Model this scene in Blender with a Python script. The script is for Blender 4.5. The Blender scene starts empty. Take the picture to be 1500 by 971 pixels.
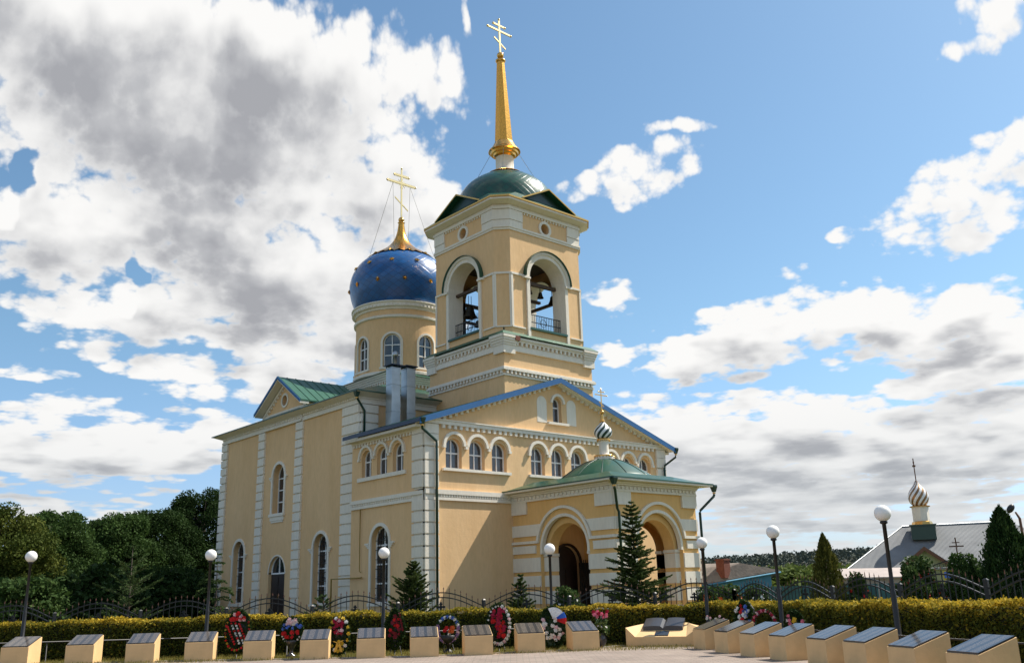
import bpy, math, random
import numpy as np
from mathutils import Vector, Matrix
PI = math.pi
scene = bpy.context.scene
COL = scene.collection

# ------------------------------------------------------------------ camera
cd = bpy.data.cameras.new("camera"); cam = bpy.data.objects.new("camera", cd); COL.objects.link(cam)
cd.sensor_width = 36; cd.lens = 32.26; cd.clip_end = 6000; cd.clip_start = 0.1
yaw, pit, rol = math.radians(-41.351), math.radians(15.761), math.radians(1.605)
F = Vector((-math.sin(yaw), math.cos(yaw), 0)); R = Vector((math.cos(yaw), math.sin(yaw), 0)); U = Vector((0, 0, 1))
Fw = F*math.cos(pit) + U*math.sin(pit); Up = -F*math.sin(pit) + U*math.cos(pit)
Xc = R*math.cos(rol) - Up*math.sin(rol); Yc = R*math.sin(rol) + Up*math.cos(rol)
M = Matrix((Xc, Yc, -Fw)).transposed().to_4x4(); M.translation = Vector((-25.948, -36.199, 1.6))
cam.matrix_world = M
scene.camera = cam

# ------------------------------------------------------------------ light and exposure
SUNDIR = Vector((3.47, -1.18, 4.6)).normalized()
SUN_EL = math.asin(SUNDIR.z); SUN_AZ = math.atan2(SUNDIR.x, SUNDIR.y)
sl = bpy.data.lights.new("sun", 'SUN'); sl.energy = 5.0; sl.angle = math.radians(0.5); sl.color = (1.0, 0.93, 0.82)
so = bpy.data.objects.new("sun", sl); COL.objects.link(so)
so.rotation_euler = SUNDIR.to_track_quat('Z', 'Y').to_euler(); so.location = (0, 0, 60)
scene.view_settings.view_transform = 'Standard'; scene.view_settings.look = 'None'
scene.view_settings.exposure = 0.55; scene.view_settings.gamma = 1.0
SKY_STRENGTH = 0.105
CV, CO = 0.9, 0.34

BLOBS = [(0.236, 0.544, 0.2271, 0.08, 1.23), (0.444, 0.537, 0.1929, 0.0769, 1.34), (0.336, 0.47, 0.1838, 0.0931, 1.46), (0.58, 0.55, 0.0782, 0.0376, 0.8), (0.251, 0.357, 0.1211, 0.0562, 1.12), (0.401, 0.373, 0.1079, 0.063, 1.23), (0.484, 0.322, 0.1404, 0.0793, 1.34), (0.582, 0.412, 0.0985, 0.047, 1.01), (0.553, 0.28, 0.1126, 0.0587, 1.23), (0.311, 0.282, 0.0919, 0.0342, 0.8), (0.298, 0.243, 0.0398, 0.0231, 0.8), (0.39, 0.216, 0.1022, 0.0239, 0.8), (0.217, 0.216, 0.0224, 0.0104, 0.48), (0.495, 0.231, 0.0726, 0.0362, 1.01), (0.272, 0.147, 0.1539, 0.038, 1.23), (0.387, 0.154, 0.0999, 0.0316, 1.01), (0.242, 0.087, 0.0581, 0.014, 0.7), (0.339, 0.088, 0.0317, 0.0093, 0.4), (0.639, 0.61, 0.0136, 0.0053, 0.4), (0.66, 0.594, 0.0102, 0.0147, 0.36), (0.673, 0.612, 0.012, 0.006, 0.32), (0.885, 0.448, 0.0475, 0.0227, 0.75), (0.835, 0.429, 0.0303, 0.0144, 0.48), (0.919, 0.479, 0.0395, 0.007, 0.4), (0.899, 0.425, 0.0407, 0.0171, 0.7), (1.284, 0.523, 0.0456, 0.0235, 0.7), (1.246, 0.496, 0.0251, 0.0098, 0.44), (1.24, 0.373, 0.0728, 0.0319, 0.5), (1.145, 0.356, 0.0397, 0.0175, 0.65), (1.094, 0.348, 0.0206, 0.0096, 0.4), (1.202, 0.341, 0.0811, 0.0222, 0.48), (1.27, 0.405, 0.0355, 0.0162, 0.48), (0.839, 0.302, 0.0414, 0.0147, 0.8), (0.836, 0.249, 0.0288, 0.0125, 0.75), (0.91, 0.234, 0.0479, 0.0218, 0.85), (0.977, 0.246, 0.086, 0.0344, 1.06), (1.05, 0.26, 0.0793, 0.0435, 1.18), (1.116, 0.269, 0.0593, 0.0342, 1.12), (1.187, 0.242, 0.092, 0.0278, 1.06), (1.21, 0.192, 0.0883, 0.0374, 1.18), (0.974, 0.149, 0.1678, 0.0442, 1.23), (0.895, 0.183, 0.0511, 0.0247, 0.8), (1.145, 0.129, 0.1556, 0.0413, 1.23), (1.037, 0.092, 0.2563, 0.0409, 1.01), (1.097, 0.055, 0.2056, 0.0211, 0.7), (0.931, 0.052, 0.1107, 0.0166, 0.48), (0.718, 0.153, 0.1705, 0.0527, 1.01), (0.095, 0.356, 0.0748, 0.0543, 1.01), (0.047, 0.166, 0.1074, 0.0415, 1.12), (1.339, 0.139, 0.0914, 0.0428, 1.12), (1.398, 0.312, 0.058, 0.0405, 1.01), (1.442, 0.07, 0.1191, 0.0257, 1.01), (1.05, 0.11, 0.3, 0.05, 1.0), (0.9, 0.13, 0.16, 0.035, 1.0), (0.45, 0.5, 0.2, 0.09, 1.0), (0.25, 0.45, 0.12, 0.05, 0.9), (0.46, 0.40, 0.10, 0.05, 0.9), (0.36, 0.30, 0.10, 0.04, 0.8)]
GAPS = [(0.193, 0.404, 0.0257, 0.0216, 0.55), (0.32, 0.316, 0.02, 0.015, 0.5)]

def build_sky():
    w = bpy.data.worlds.new("World"); scene.world = w; w.use_nodes = True
    # ---- node group: cloud cover for a direction
    g = bpy.data.node_groups.new("cloud_density", 'ShaderNodeTree')
    g.interface.new_socket("Dir", in_out='INPUT', socket_type='NodeSocketVector')
    g.interface.new_socket("Shift", in_out='INPUT', socket_type='NodeSocketVector')
    g.interface.new_socket("D", in_out='OUTPUT', socket_type='NodeSocketFloat')
    g.interface.new_socket("Low", in_out='OUTPUT', socket_type='NodeSocketFloat')
    g.interface.new_socket("Coord", in_out='OUTPUT', socket_type='NodeSocketVector')
    N, L = g.nodes, g.links
    gi = N.new('NodeGroupInput'); go = N.new('NodeGroupOutput')
    def mth(op, a, b=None, c=None, clamp=False):
        n = N.new('ShaderNodeMath'); n.operation = op; n.use_clamp = clamp
        for i, v in enumerate((a, b, c)):
            if v is None: continue
            if isinstance(v, (int, float)): n.inputs[i].default_value = v
            else: L.new(v, n.inputs[i])
        return n.outputs[0]
    def vec(op, a, b=None, s=None):
        n = N.new('ShaderNodeVectorMath'); n.operation = op
        for i, v in enumerate((a, b)):
            if v is None: continue
            if isinstance(v, (tuple, list)): n.inputs[i].default_value = v
            else: L.new(v, n.inputs[i])
        if s is not None: n.inputs['Scale'].default_value = s
        return n
    sp = N.new('ShaderNodeSeparateXYZ'); L.new(gi.outputs['Dir'], sp.inputs[0])
    az = mth('ARCTAN2', sp.outputs[0], sp.outputs[1]); el = mth('ARCSINE', sp.outputs[2])
    cb = N.new('ShaderNodeCombineXYZ'); L.new(az, cb.inputs[0]); L.new(el, cb.inputs[1])
    p = vec('ADD', cb.outputs[0], gi.outputs['Shift']).outputs[0]
    ps = N.new('ShaderNodeSeparateXYZ'); L.new(p, ps.inputs[0])
    # noise coordinate: azimuth, and height stretched towards the horizon
    hh = mth('DIVIDE', 1.0, mth('ADD', mth('MAXIMUM', ps.outputs[1], 0.0), 0.22))
    nc = N.new('ShaderNodeCombineXYZ'); L.new(mth('MULTIPLY', ps.outputs[0], 3.2), nc.inputs[0]); L.new(mth('MULTIPLY', hh, 1.55), nc.inputs[1])
    def noise(vecin, sc, det, rough, off=0.0, dist=0.0):
        n = N.new('ShaderNodeTexNoise'); n.noise_dimensions = '2D'
        a = vec('ADD', vecin, (off, off*0.7, off*1.3)).outputs[0]
        L.new(a, n.inputs['Vector']); n.inputs['Scale'].default_value = sc; n.inputs['Detail'].default_value = det
        n.inputs['Roughness'].default_value = rough; n.inputs['Distortion'].default_value = dist
        return n.outputs['Fac']
    # warp of the blob coordinates
    wx = mth('SUBTRACT', noise(nc.outputs[0], 3.2, 3, .5, 3.1), .5); wy = mth('SUBTRACT', noise(nc.outputs[0], 3.2, 3, .5, 9.7), .5)
    wv = N.new('ShaderNodeCombineXYZ'); L.new(mth('MULTIPLY', wx, .13), wv.inputs[0]); L.new(mth('MULTIPLY', wy, .075), wv.inputs[1])
    q = vec('ADD', p, wv.outputs[0]).outputs[0]
    # broad generic cover for the part of the sky outside the photographed window
    gen = mth('MULTIPLY_ADD', noise(nc.outputs[0], 1.1, 3, .5, 20.0), 2.6, -1.45)
    side = mth('MAXIMUM', mth('SUBTRACT', ps.outputs[0], 1.42), mth('SUBTRACT', 0.02, ps.outputs[0]))
    side = mth('MAXIMUM', side, mth('SUBTRACT', ps.outputs[1], 0.66))
    side = mth('MULTIPLY', side, 6.0, clamp=True)
    D = mth('ADD', mth('MULTIPLY', side, mth('ADD', gen, 1.2)), -1.2)
    for (a, e, ra, re, wt) in BLOBS:
        v = vec('MULTIPLY', vec('SUBTRACT', q, (a, e, 0)).outputs[0], (1/ra, 1/re, 0))
        r2 = vec('DOT_PRODUCT', v.outputs[0], v.outputs[0]).outputs['Value']
        D = mth('SMOOTH_MAX', D, mth('MULTIPLY_ADD', r2, -wt, wt), 0.25)
    for (a, e, ra, re, wt) in GAPS:
        v = vec('MULTIPLY', vec('SUBTRACT', q, (a, e, 0)).outputs[0], (1/ra, 1/re, 0))
        r2 = vec('DOT_PRODUCT', v.outputs[0], v.outputs[0]).outputs['Value']
        D = mth('SUBTRACT', D, mth('MAXIMUM', mth('MULTIPLY_ADD', r2, -wt*1.6, wt*1.6), 0.0))
    D = mth('MAXIMUM', D, -1.5)
    nlow = mth('SUBTRACT', noise(nc.outputs[0], 4.0, 2.5, .5, 0.0, 0.1), .5)
    L.new(D, go.inputs['D']); L.new(nlow, go.inputs['Low']); L.new(nc.outputs[0], go.inputs['Coord'])
    # ---- world tree
    nt = w.node_tree; N, L = nt.nodes, nt.links
    for n in list(N): N.remove(n)
    out = N.new('ShaderNodeOutputWorld'); bg = N.new('ShaderNodeBackground'); L.new(bg.outputs[0], out.inputs[0])
    bg.inputs['Strength'].default_value = SKY_STRENGTH
    sky = N.new('ShaderNodeTexSky'); sky.sky_type = 'NISHITA'; sky.sun_disc = False
    sky.sun_elevation = SUN_EL; sky.sun_rotation = SUN_AZ; sky.air_density = 1.0; sky.dust_density = 0.9; sky.ozone_density = 1.3
    tc = N.new('ShaderNodeTexCoord'); nrm = vec('NORMALIZE', tc.outputs['Generated']).outputs[0]
    def grp(shift):
        n = N.new('ShaderNodeGroup'); n.node_tree = g; L.new(nrm, n.inputs['Dir']); n.inputs['Shift'].default_value = shift
        return n.outputs
    g0 = grp((0, 0, 0)); g1 = grp((0.012, 0.032, 0)); nc0 = g0['Coord']
    n1 = mth('SUBTRACT', noise(nc0, 4.0, 9, .56, 0.0, 0.1), .5)
    vo = N.new('ShaderNodeTexVoronoi'); vo.voronoi_dimensions = '2D'; vo.feature = 'F1'; vo.inputs['Scale'].default_value = 9; vo.inputs['Detail'].default_value = 3; vo.inputs['Roughness'].default_value = .5
    L.new(nc0, vo.inputs['Vector'])
    vb = mth('SUBTRACT', .45, vo.outputs['Distance'])
    d0 = mth('ADD', g0['D'], mth('ADD', mth('MULTIPLY', n1, 2.0), mth('MULTIPLY_ADD', vb, CV, CO)))
    d1 = mth('ADD', g1['D'], mth('MULTIPLY_ADD', g1['Low'], 1.7, mth('MULTIPLY_ADD', n1, .5, mth('MULTIPLY', vb, -.25))))
    s2 = N.new('ShaderNodeSeparateXYZ'); L.new(nrm, s2.inputs[0])
    def mrange(v, a, b, c, d, smooth=True):
        n = N.new('ShaderNodeMapRange'); n.interpolation_type = 'SMOOTHSTEP' if smooth else 'LINEAR'
        L.new(v, n.inputs[0]); n.inputs[1].default_value = a; n.inputs[2].default_value = b; n.inputs[3].default_value = c; n.inputs[4].default_value = d
        return n.outputs[0]
    alpha = mrange(d0, -0.12, 0.50, 0, 1)
    thick = mrange(d0, 0.2, 1.5, 0, 1)
    over = mrange(d1, 0.25, 1.85, 0, 1)
    shade = mth('MULTIPLY', over, mth('MULTIPLY_ADD', thick, .7, .5), clamp=True)
    cr = N.new('ShaderNodeValToRGB'); L.new(shade, cr.inputs[0]); e = cr.color_ramp.elements
    k = 1/SKY_STRENGTH
    cols = [(0, (.665, .66, .65)), (.3, (.54, .54, .54)), (.65, (.36, .365, .38)), (1, (.27, .275, .295))]
    e[0].position = 0; e[0].color = (*cols[0][1], 1); e[1].position = 1; e[1].color = (*cols[3][1], 1)
    for pos, c in cols[1:3]:
        x = e.new(pos); x.color = (*c, 1)
    # clouds fade and blue a little towards the horizon
    hz = mrange(s2.outputs[2], 0.0, 0.22, 0.5, 0.0)
    hm = N.new('ShaderNodeMix'); hm.data_type = 'RGBA'; L.new(hz, hm.inputs[0]); L.new(cr.outputs[0], hm.inputs[6]); hm.inputs[7].default_value = (.36, .40, .43, 1)
    cs = vec('SCALE', hm.outputs[2]); cs.inputs['Scale'].default_value = k
    skc = N.new('ShaderNodeMix'); skc.data_type = 'RGBA'; skc.blend_type = 'MULTIPLY'; skc.inputs[0].default_value = 1
    tn = N.new('ShaderNodeMix'); tn.data_type = 'RGBA'; L.new(mrange(s2.outputs[2], 0.0, 0.30, 0, 1), tn.inputs[0]); tn.inputs[6].default_value = (.74, .84, 1.12, 1); tn.inputs[7].default_value = (0.80, .985, 1.0, 1)
    L.new(sky.outputs[0], skc.inputs[6]); L.new(tn.outputs[2], skc.inputs[7])
    mx = N.new('ShaderNodeMix'); mx.data_type = 'RGBA'; L.new(alpha, mx.inputs[0]); L.new(skc.outputs[2], mx.inputs[6]); L.new(cs.outputs[0], mx.inputs[7])
    L.new(mx.outputs[2], bg.inputs['Color'])
    try:
        w.cycles.sampling_method = 'MANUAL'; w.cycles.sample_map_resolution = 512
    except Exception: pass
build_sky()

# ------------------------------------------------------------------ materials
def newmat(name):
    m = bpy.data.materials.new(name); m.use_nodes = True
    return m, m.node_tree.nodes, m.node_tree.links, m.node_tree.nodes['Principled BSDF']
def simple(name, col, rough=.6, metal=0.0, spec=.5, var=0.0, vscale=3.0, bump=0.0, bscale=30.0, coat=0.0):
    m, N, L, b = newmat(name)
    b.inputs['Base Color'].default_value = (*col, 1); b.inputs['Roughness'].default_value = rough
    b.inputs['Metallic'].default_value = metal; b.inputs['Specular IOR Level'].default_value = spec
    b.inputs['Coat Weight'].default_value = coat
    tc = N.new('ShaderNodeTexCoord')
    if var > 0:
        n = N.new('ShaderNodeTexNoise'); n.inputs['Scale'].default_value = vscale; n.inputs['Detail'].default_value = 8; n.inputs['Roughness'].default_value = .65
        L.new(tc.outputs['Object'], n.inputs['Vector'])
        r = N.new('ShaderNodeMapRange'); L.new(n.outputs['Fac'], r.inputs[0]); r.inputs[1].default_value = .3; r.inputs[2].default_value = .7
        r.inputs[3].default_value = 1-var; r.inputs[4].default_value = 1+var
        mm = N.new('ShaderNodeVectorMath'); mm.operation = 'SCALE'; mm.inputs[0].default_value = col; L.new(r.outputs[0], mm.inputs['Scale'])
        L.new(mm.outputs[0], b.inputs['Base Color'])
    if bump > 0:
        n = N.new('ShaderNodeTexNoise'); n.inputs['Scale'].default_value = bscale; n.inputs['Detail'].default_value = 5
        L.new(tc.outputs['Object'], n.inputs['Vector'])
        bp = N.new('ShaderNodeBump'); bp.inputs['Strength'].default_value = bump; bp.inputs['Distance'].default_value = .02
        L.new(n.outputs['Fac'], bp.inputs['Height']); L.new(bp.outputs[0], b.inputs['Normal'])
    return m

def plaster(name, col, stain):
    m, N, L, b = newmat(name)
    tc = N.new('ShaderNodeTexCoord')
    n1 = N.new('ShaderNodeTexNoise'); n1.inputs['Scale'].default_value = .55; n1.inputs['Detail'].default_value = 6; n1.inputs['Roughness'].default_value = .6
    mp = N.new('ShaderNodeMapping'); mp.inputs['Scale'].default_value = (1.6, 1.6, .45)
    L.new(tc.outputs['Object'], mp.inputs[0]); L.new(mp.outputs[0], n1.inputs['Vector'])
    n2 = N.new('ShaderNodeTexNoise'); n2.inputs['Scale'].default_value = 5; n2.inputs['Detail'].default_value = 8
    L.new(mp.outputs[0], n2.inputs['Vector'])
    r = N.new('ShaderNodeValToRGB'); e = r.color_ramp.elements
    e[0].position = .36; e[0].color = (*stain, 1); e[1].position = .58; e[1].color = (*col, 1)
    L.new(n1.outputs['Fac'], r.inputs[0])
    r2 = N.new('ShaderNodeMapRange'); L.new(n2.outputs['Fac'], r2.inputs[0]); r2.inputs[1].default_value = .3; r2.inputs[2].default_value = .7; r2.inputs[3].default_value = .95; r2.inputs[4].default_value = 1.04
    mm = N.new('ShaderNodeVectorMath'); mm.operation = 'SCALE'; L.new(r.outputs[0], mm.inputs[0]); L.new(r2.outputs[0], mm.inputs['Scale'])
    L.new(mm.outputs[0], b.inputs['Base Color']); b.inputs['Roughness'].default_value = .85; b.inputs['Specular IOR Level'].default_value = .2
    n4 = N.new('ShaderNodeTexNoise'); n4.inputs['Scale'].default_value = 1.0; n4.inputs['Detail'].default_value = 7; n4.inputs['Roughness'].default_value = .7
    mp4 = N.new('ShaderNodeMapping'); mp4.inputs['Scale'].default_value = (2.3, 2.3, .2); L.new(tc.outputs['Object'], mp4.inputs[0]); L.new(mp4.outputs[0], n4.inputs['Vector'])
    r4 = N.new('ShaderNodeMapRange'); L.new(n4.outputs['Fac'], r4.inputs[0]); r4.inputs[1].default_value = .56; r4.inputs[2].default_value = .78; r4.inputs[3].default_value = 0; r4.inputs[4].default_value = .12
    sz = N.new('ShaderNodeSeparateXYZ'); L.new(tc.outputs['Object'], sz.inputs[0])
    rz_ = N.new('ShaderNodeMapRange'); L.new(sz.outputs[2], rz_.inputs[0]); rz_.inputs[1].default_value = 0; rz_.inputs[2].default_value = 2.2; rz_.inputs[3].default_value = .30; rz_.inputs[4].default_value = 0
    mz = N.new('ShaderNodeMath'); mz.operation = 'MULTIPLY'; L.new(rz_.outputs[0], mz.inputs[0]); L.new(n2.outputs['Fac'], mz.inputs[1])
    ad = N.new('ShaderNodeMath'); ad.operation = 'ADD'; ad.use_clamp = True; L.new(r4.outputs[0], ad.inputs[0]); L.new(mz.outputs[0], ad.inputs[1])
    dm = N.new('ShaderNodeMix'); dm.data_type = 'RGBA'; L.new(ad.outputs[0], dm.inputs[0]); L.new(mm.outputs[0], dm.inputs[6]); dm.inputs[7].default_value = (.36, .27, .17, 1)
    L.new(dm.outputs[2], b.inputs['Base Color'])
    n3 = N.new('ShaderNodeTexNoise'); n3.inputs['Scale'].default_value = 3.5; n3.inputs['Detail'].default_value = 9; n3.inputs['Roughness'].default_value = .7
    L.new(tc.outputs['Object'], n3.inputs['Vector'])
    bp = N.new('ShaderNodeBump'); bp.inputs['Strength'].default_value = .35; bp.inputs['Distance'].default_value = .03
    L.new(n3.outputs['Fac'], bp.inputs['Height']); L.new(bp.outputs[0], b.inputs['Normal'])
    return m

MAT = {}
MAT['beige'] = plaster('cream_plaster', (.78, .52, .28), (.735, .48, .25))
MAT['beige2'] = plaster('ochre_plaster', (.79, .49, .20), (.75, .455, .175))
MAT['white'] = plaster('white_plaster', (.80, .74, .64), (.76, .69, .59))
MAT['stonebase'] = simple('grey_plinth', (.32, .30, .27), .8, var=.15)
MAT['green'] = simple('green_sheet_metal', (.006, .065, .038), .38, 0.0, .5, var=.18, vscale=1.2, coat=.2)
MAT['ltgreen'] = simple('light_green_metal', (.018, .095, .055), .45, var=.15, vscale=2)
MAT['dkgreen'] = simple('dark_green_pipe', (.006, .035, .022), .35, coat=.2)
MAT['blue'] = simple('blue_fascia_metal', (.003, .095, .27), .6, var=.12, vscale=2)
MAT['navy'] = simple('navy_metal', (.008, .02, .06), .4)
MAT['gold'] = simple('gold_leaf', (.70, .36, .07), .27, 1.0, var=.15, vscale=8, bump=.35, bscale=9)
MAT['goldsm'] = simple('polished_gold', (.78, .43, .12), .2, 1.0)
MAT['palegold'] = simple('pale_gold', (.86, .66, .32), .35, 1.0)
MAT['steel'] = simple('galvanised_steel', (.40, .42, .43), .38, 1.0, var=.15, vscale=1.5, bump=.25, bscale=2)
MAT['black'] = simple('black_iron', (.010, .010, .011), .45, .0, .5)
MAT['gunmetal'] = simple('bronze_bell', (.05, .045, .035), .4, .8, .5, var=.2, vscale=5)
MAT['doorwood'] = simple('dark_brown_door', (.022, .011, .008), .45, var=.25, vscale=6)
MAT['uPVC'] = simple('white_window_frame', (.80, .80, .80), .4)
MAT['glass'] = simple('dark_window_glass', (.020, .024, .030), .04, 0, 1.0)
MAT['curtain'] = simple('curtained_window_glass', (.055, .062, .072), .10, 0, .8, var=.25, vscale=2.5)
MAT['dark'] = simple('dark_interior', (.05, .042, .033), .9)
MAT['brick'] = simple('exposed_brick', (.16, .05, .03), .9, var=.3, vscale=10)
MAT['pipeyel'] = simple('yellow_gas_pipe', (.38, .24, .05), .5)
MAT['wood'] = simple('weathered_timber', (.07, .045, .03), .8, var=.3, vscale=5)
MAT['globe'] = simple('white_glass_globe', (.86, .84, .80), .25, 0, .5)
MAT['concrete'] = simple('cream_painted_plinth', (.70, .46, .22), .75, var=.09, vscale=3, bump=.15, bscale=25)
MAT['kerb'] = simple('kerb_stone', (.38, .35, .31), .85, var=.12, vscale=4)

def helix_mat(name, col, line, k, n, rough, coat):
    """sheet-metal diamond cladding: two families of helical seams round the object's axis"""
    m, N, L, b = newmat(name)
    tc = N.new('ShaderNodeTexCoord'); sp = N.new('ShaderNodeSeparateXYZ'); L.new(tc.outputs['Object'], sp.inputs[0])
    def mth(op, a, bb=None, c=None):
        x = N.new('ShaderNodeMath'); x.operation = op
        for i, v in enumerate((a, bb, c)):
            if v is None: continue
            if isinstance(v, (int, float)): x.inputs[i].default_value = v
            else: L.new(v, x.inputs[i])
        return x.outputs[0]
    ang = mth('ARCTAN2', sp.outputs[1], sp.outputs[0])
    rr = mth('SQRT', mth('ADD', mth('MULTIPLY', sp.outputs[0], sp.outputs[0]), mth('MULTIPLY', sp.outputs[1], sp.outputs[1])))
    ph = mth('ARCTAN2', sp.outputs[2], rr)
    lines = None; cells = []
    for s in (1, -1):
        t = mth('MULTIPLY_ADD', ang, n/(2*PI), mth('MULTIPLY', ph, s*k))
        cells.append(mth('FLOOR', t))
        f = mth('ABSOLUTE', mth('SUBTRACT', mth('FRACT', t), .5))
        l = N.new('ShaderNodeMapRange'); L.new(f, l.inputs[0]); l.inputs[1].default_value = .44; l.inputs[2].default_value = .495; l.inputs[3].default_value = 0; l.inputs[4].default_value = 1
        lines = l.outputs[0] if lines is None else mth('MAXIMUM', lines, l.outputs[0])
    wn = N.new('ShaderNodeTexWhiteNoise'); wn.noise_dimensions = '2D'
    cb = N.new('ShaderNodeCombineXYZ'); L.new(cells[0], cb.inputs[0]); L.new(cells[1], cb.inputs[1]); L.new(cb.outputs[0], wn.inputs['Vector'])
    sc = mth('MULTIPLY_ADD', wn.outputs['Value'], .35, .82)
    v = N.new('ShaderNodeVectorMath'); v.operation = 'SCALE'; v.inputs[0].default_value = col; L.new(sc, v.inputs['Scale'])
    mx = N.new('ShaderNodeMix'); mx.data_type = 'RGBA'; L.new(lines, mx.inputs[0]); L.new(v.outputs[0], mx.inputs[6]); mx.inputs[7].default_value = (*line, 1)
    L.new(mx.outputs[2], b.inputs['Base Color']); b.inputs['Roughness'].default_value = rough; b.inputs['Coat Weight'].default_value = coat; b.inputs['Coat Roughness'].default_value = .12
    hgt = mth('SUBTRACT', mth('MULTIPLY', wn.outputs['Value'], .5), lines)
    bp = N.new('ShaderNodeBump'); bp.inputs['Strength'].default_value = .3; bp.inputs['Distance'].default_value = .02
    L.new(hgt, bp.inputs['Height']); L.new(bp.outputs[0], b.inputs['Normal'])
    return m
MAT['bluedome'] = helix_mat('blue_dome_cladding', (.002, .085, .27), (.001, .038, .13), 7.5, 34, .32, .3)
MAT['greendome'] = helix_mat('green_dome_cladding', (.004, .065, .04), (.001, .016, .01), 7.0, 40, .32, .35)

def granite():
    m, N, L, b = newmat('engraved_granite')
    tc = N.new('ShaderNodeTexCoord'); sp = N.new('ShaderNodeSeparateXYZ'); L.new(tc.outputs['Object'], sp.inputs[0])
    oi = N.new('ShaderNodeObjectInfo')
    def mth(op, a, bb=None, c=None):
        x = N.new('ShaderNodeMath'); x.operation = op
        for i, v in enumerate((a, bb, c)):
            if v is None: continue
            if isinstance(v, (int, float)): x.inputs[i].default_value = v
            else: L.new(v, x.inputs[i])
        return x.outputs[0]
    # columns of engraved names: fine rows broken into words, blank dark gutters between columns
    xs = mth('ADD', sp.outputs[0], mth('MULTIPLY', oi.outputs['Random'], .4))
    colf = mth('FRACT', mth('MULTIPLY', xs, 4.6))
    colm = N.new('ShaderNodeMapRange'); L.new(colf, colm.inputs[0]); colm.inputs[1].default_value = .62; colm.inputs[2].default_value = .66; colm.inputs[3].default_value = 1; colm.inputs[4].default_value = 0
    row = mth('FRACT', mth('MULTIPLY', sp.outputs[1], 26))
    rowm = mth('GREATER_THAN', row, .45)
    n = N.new('ShaderNodeTexNoise'); n.inputs['Scale'].default_value = 60; L.new(tc.outputs['Object'], n.inputs['Vector'])
    wm = mth('GREATER_THAN', n.outputs['Fac'], .42)
    msk = mth('MULTIPLY', mth('MULTIPLY', colm.outputs[0], rowm), wm)
    g = N.new('ShaderNodeTexNoise'); g.inputs['Scale'].default_value = 90; g.inputs['Detail'].default_value = 3; L.new(tc.outputs['Object'], g.inputs['Vector'])
    gr = N.new('ShaderNodeValToRGB'); L.new(g.outputs['Fac'], gr.inputs[0]); gr.color_ramp.elements[0].color = (.018, .018, .02, 1); gr.color_ramp.elements[1].color = (.06, .058, .06, 1)
    mx = N.new('ShaderNodeMix'); mx.data_type = 'RGBA'; L.new(msk, mx.inputs[0]); L.new(gr.outputs[0], mx.inputs[6]); mx.inputs[7].default_value = (.15, .125, .105, 1)
    L.new(mx.outputs[2], b.inputs['Base Color']); b.inputs['Roughness'].default_value = .12
    return m
MAT['granite'] = granite()
MAT['granite_plain'] = simple('dark_granite', (.035, .034, .036), .16, var=.4, vscale=60)
MAT['bookgranite'] = simple('grey_granite', (.045, .042, .043), .3, var=.3, vscale=40)

def leafmat(name, c0, c1, c2, trans=.25, rough=.55):
    m, N, L, b = newmat(name)
    at = N.new('ShaderNodeAttribute'); at.attribute_name = 'rnd'
    r = N.new('ShaderNodeValToRGB'); e = r.color_ramp.elements
    e[0].position = 0; e[0].color = (*c0, 1); e[1].position = 1; e[1].color = (*c2, 1); x = e.new(.5); x.color = (*c1, 1)
    L.new(at.outputs['Fac'], r.inputs[0]); L.new(r.outputs[0], b.inputs['Base Color'])
    b.inputs['Roughness'].default_value = rough+.2; b.inputs['Specular IOR Level'].default_value = .12
    t = N.new('ShaderNodeBsdfTranslucent'); L.new(r.outputs[0], t.inputs[0])
    mx = N.new('ShaderNodeMixShader'); mx.inputs[0].default_value = trans
    L.new(b.outputs[0], mx.inputs[1]); L.new(t.outputs[0], mx.inputs[2]); L.new(mx.outputs[0], N['Material Output'].inputs[0])
    return m
MAT['leaf_dark'] = leafmat('dark_tree_foliage', (.022, .042, .010), (.042, .080, .018), (.085, .14, .035))
MAT['leaf_deep'] = leafmat('deep_green_foliage', (.014, .030, .008), (.026, .052, .012), (.05, .09, .022))
MAT['leaf_yellow'] = leafmat('yellowing_foliage', (.03, .045, .008), (.07, .095, .016), (.16, .16, .03))
MAT['leaf_hedge'] = leafmat('golden_hedge_leaves', (.03, .048, .009), (.12, .125, .018), (.52, .36, .035), .3)
MAT['leaf_larch'] = leafmat('conifer_needles', (.03, .055, .016), (.06, .10, .03), (.12, .16, .05), .2)
MAT['leaf_spruce'] = leafmat('spruce_needles', (.028, .052, .014), (.065, .105, .028), (.17, .18, .055), .2)
MAT['leaf_thuja'] = leafmat('thuja_sprays', (.012, .03, .008), (.022, .05, .012), (.05, .085, .02), .12)
MAT['leaf_thujay'] = leafmat('bronzed_thuja_sprays', (.04, .05, .01), (.09, .095, .018), (.17, .15, .03), .15)
MAT['leaf_bush'] = leafmat('bush_leaves', (.02, .045, .012), (.05, .09, .022), (.14, .17, .06), .25)
MAT['leaf_far'] = leafmat('bright_shrub_foliage', (.05, .08, .02), (.11, .15, .035), (.19, .22, .06), .3)
MAT['leaf_wood'] = leafmat('distant_wood_foliage', (.030, .045, .042), (.045, .062, .052), (.075, .085, .06), .1)
MAT['grass_blade'] = leafmat('dry_grass_blades', (.10, .11, .02), (.20, .17, .04), (.32, .25, .08), .3)
MAT['bark'] = simple('bark', (.05, .038, .028), .9, var=.3, vscale=8)
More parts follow.
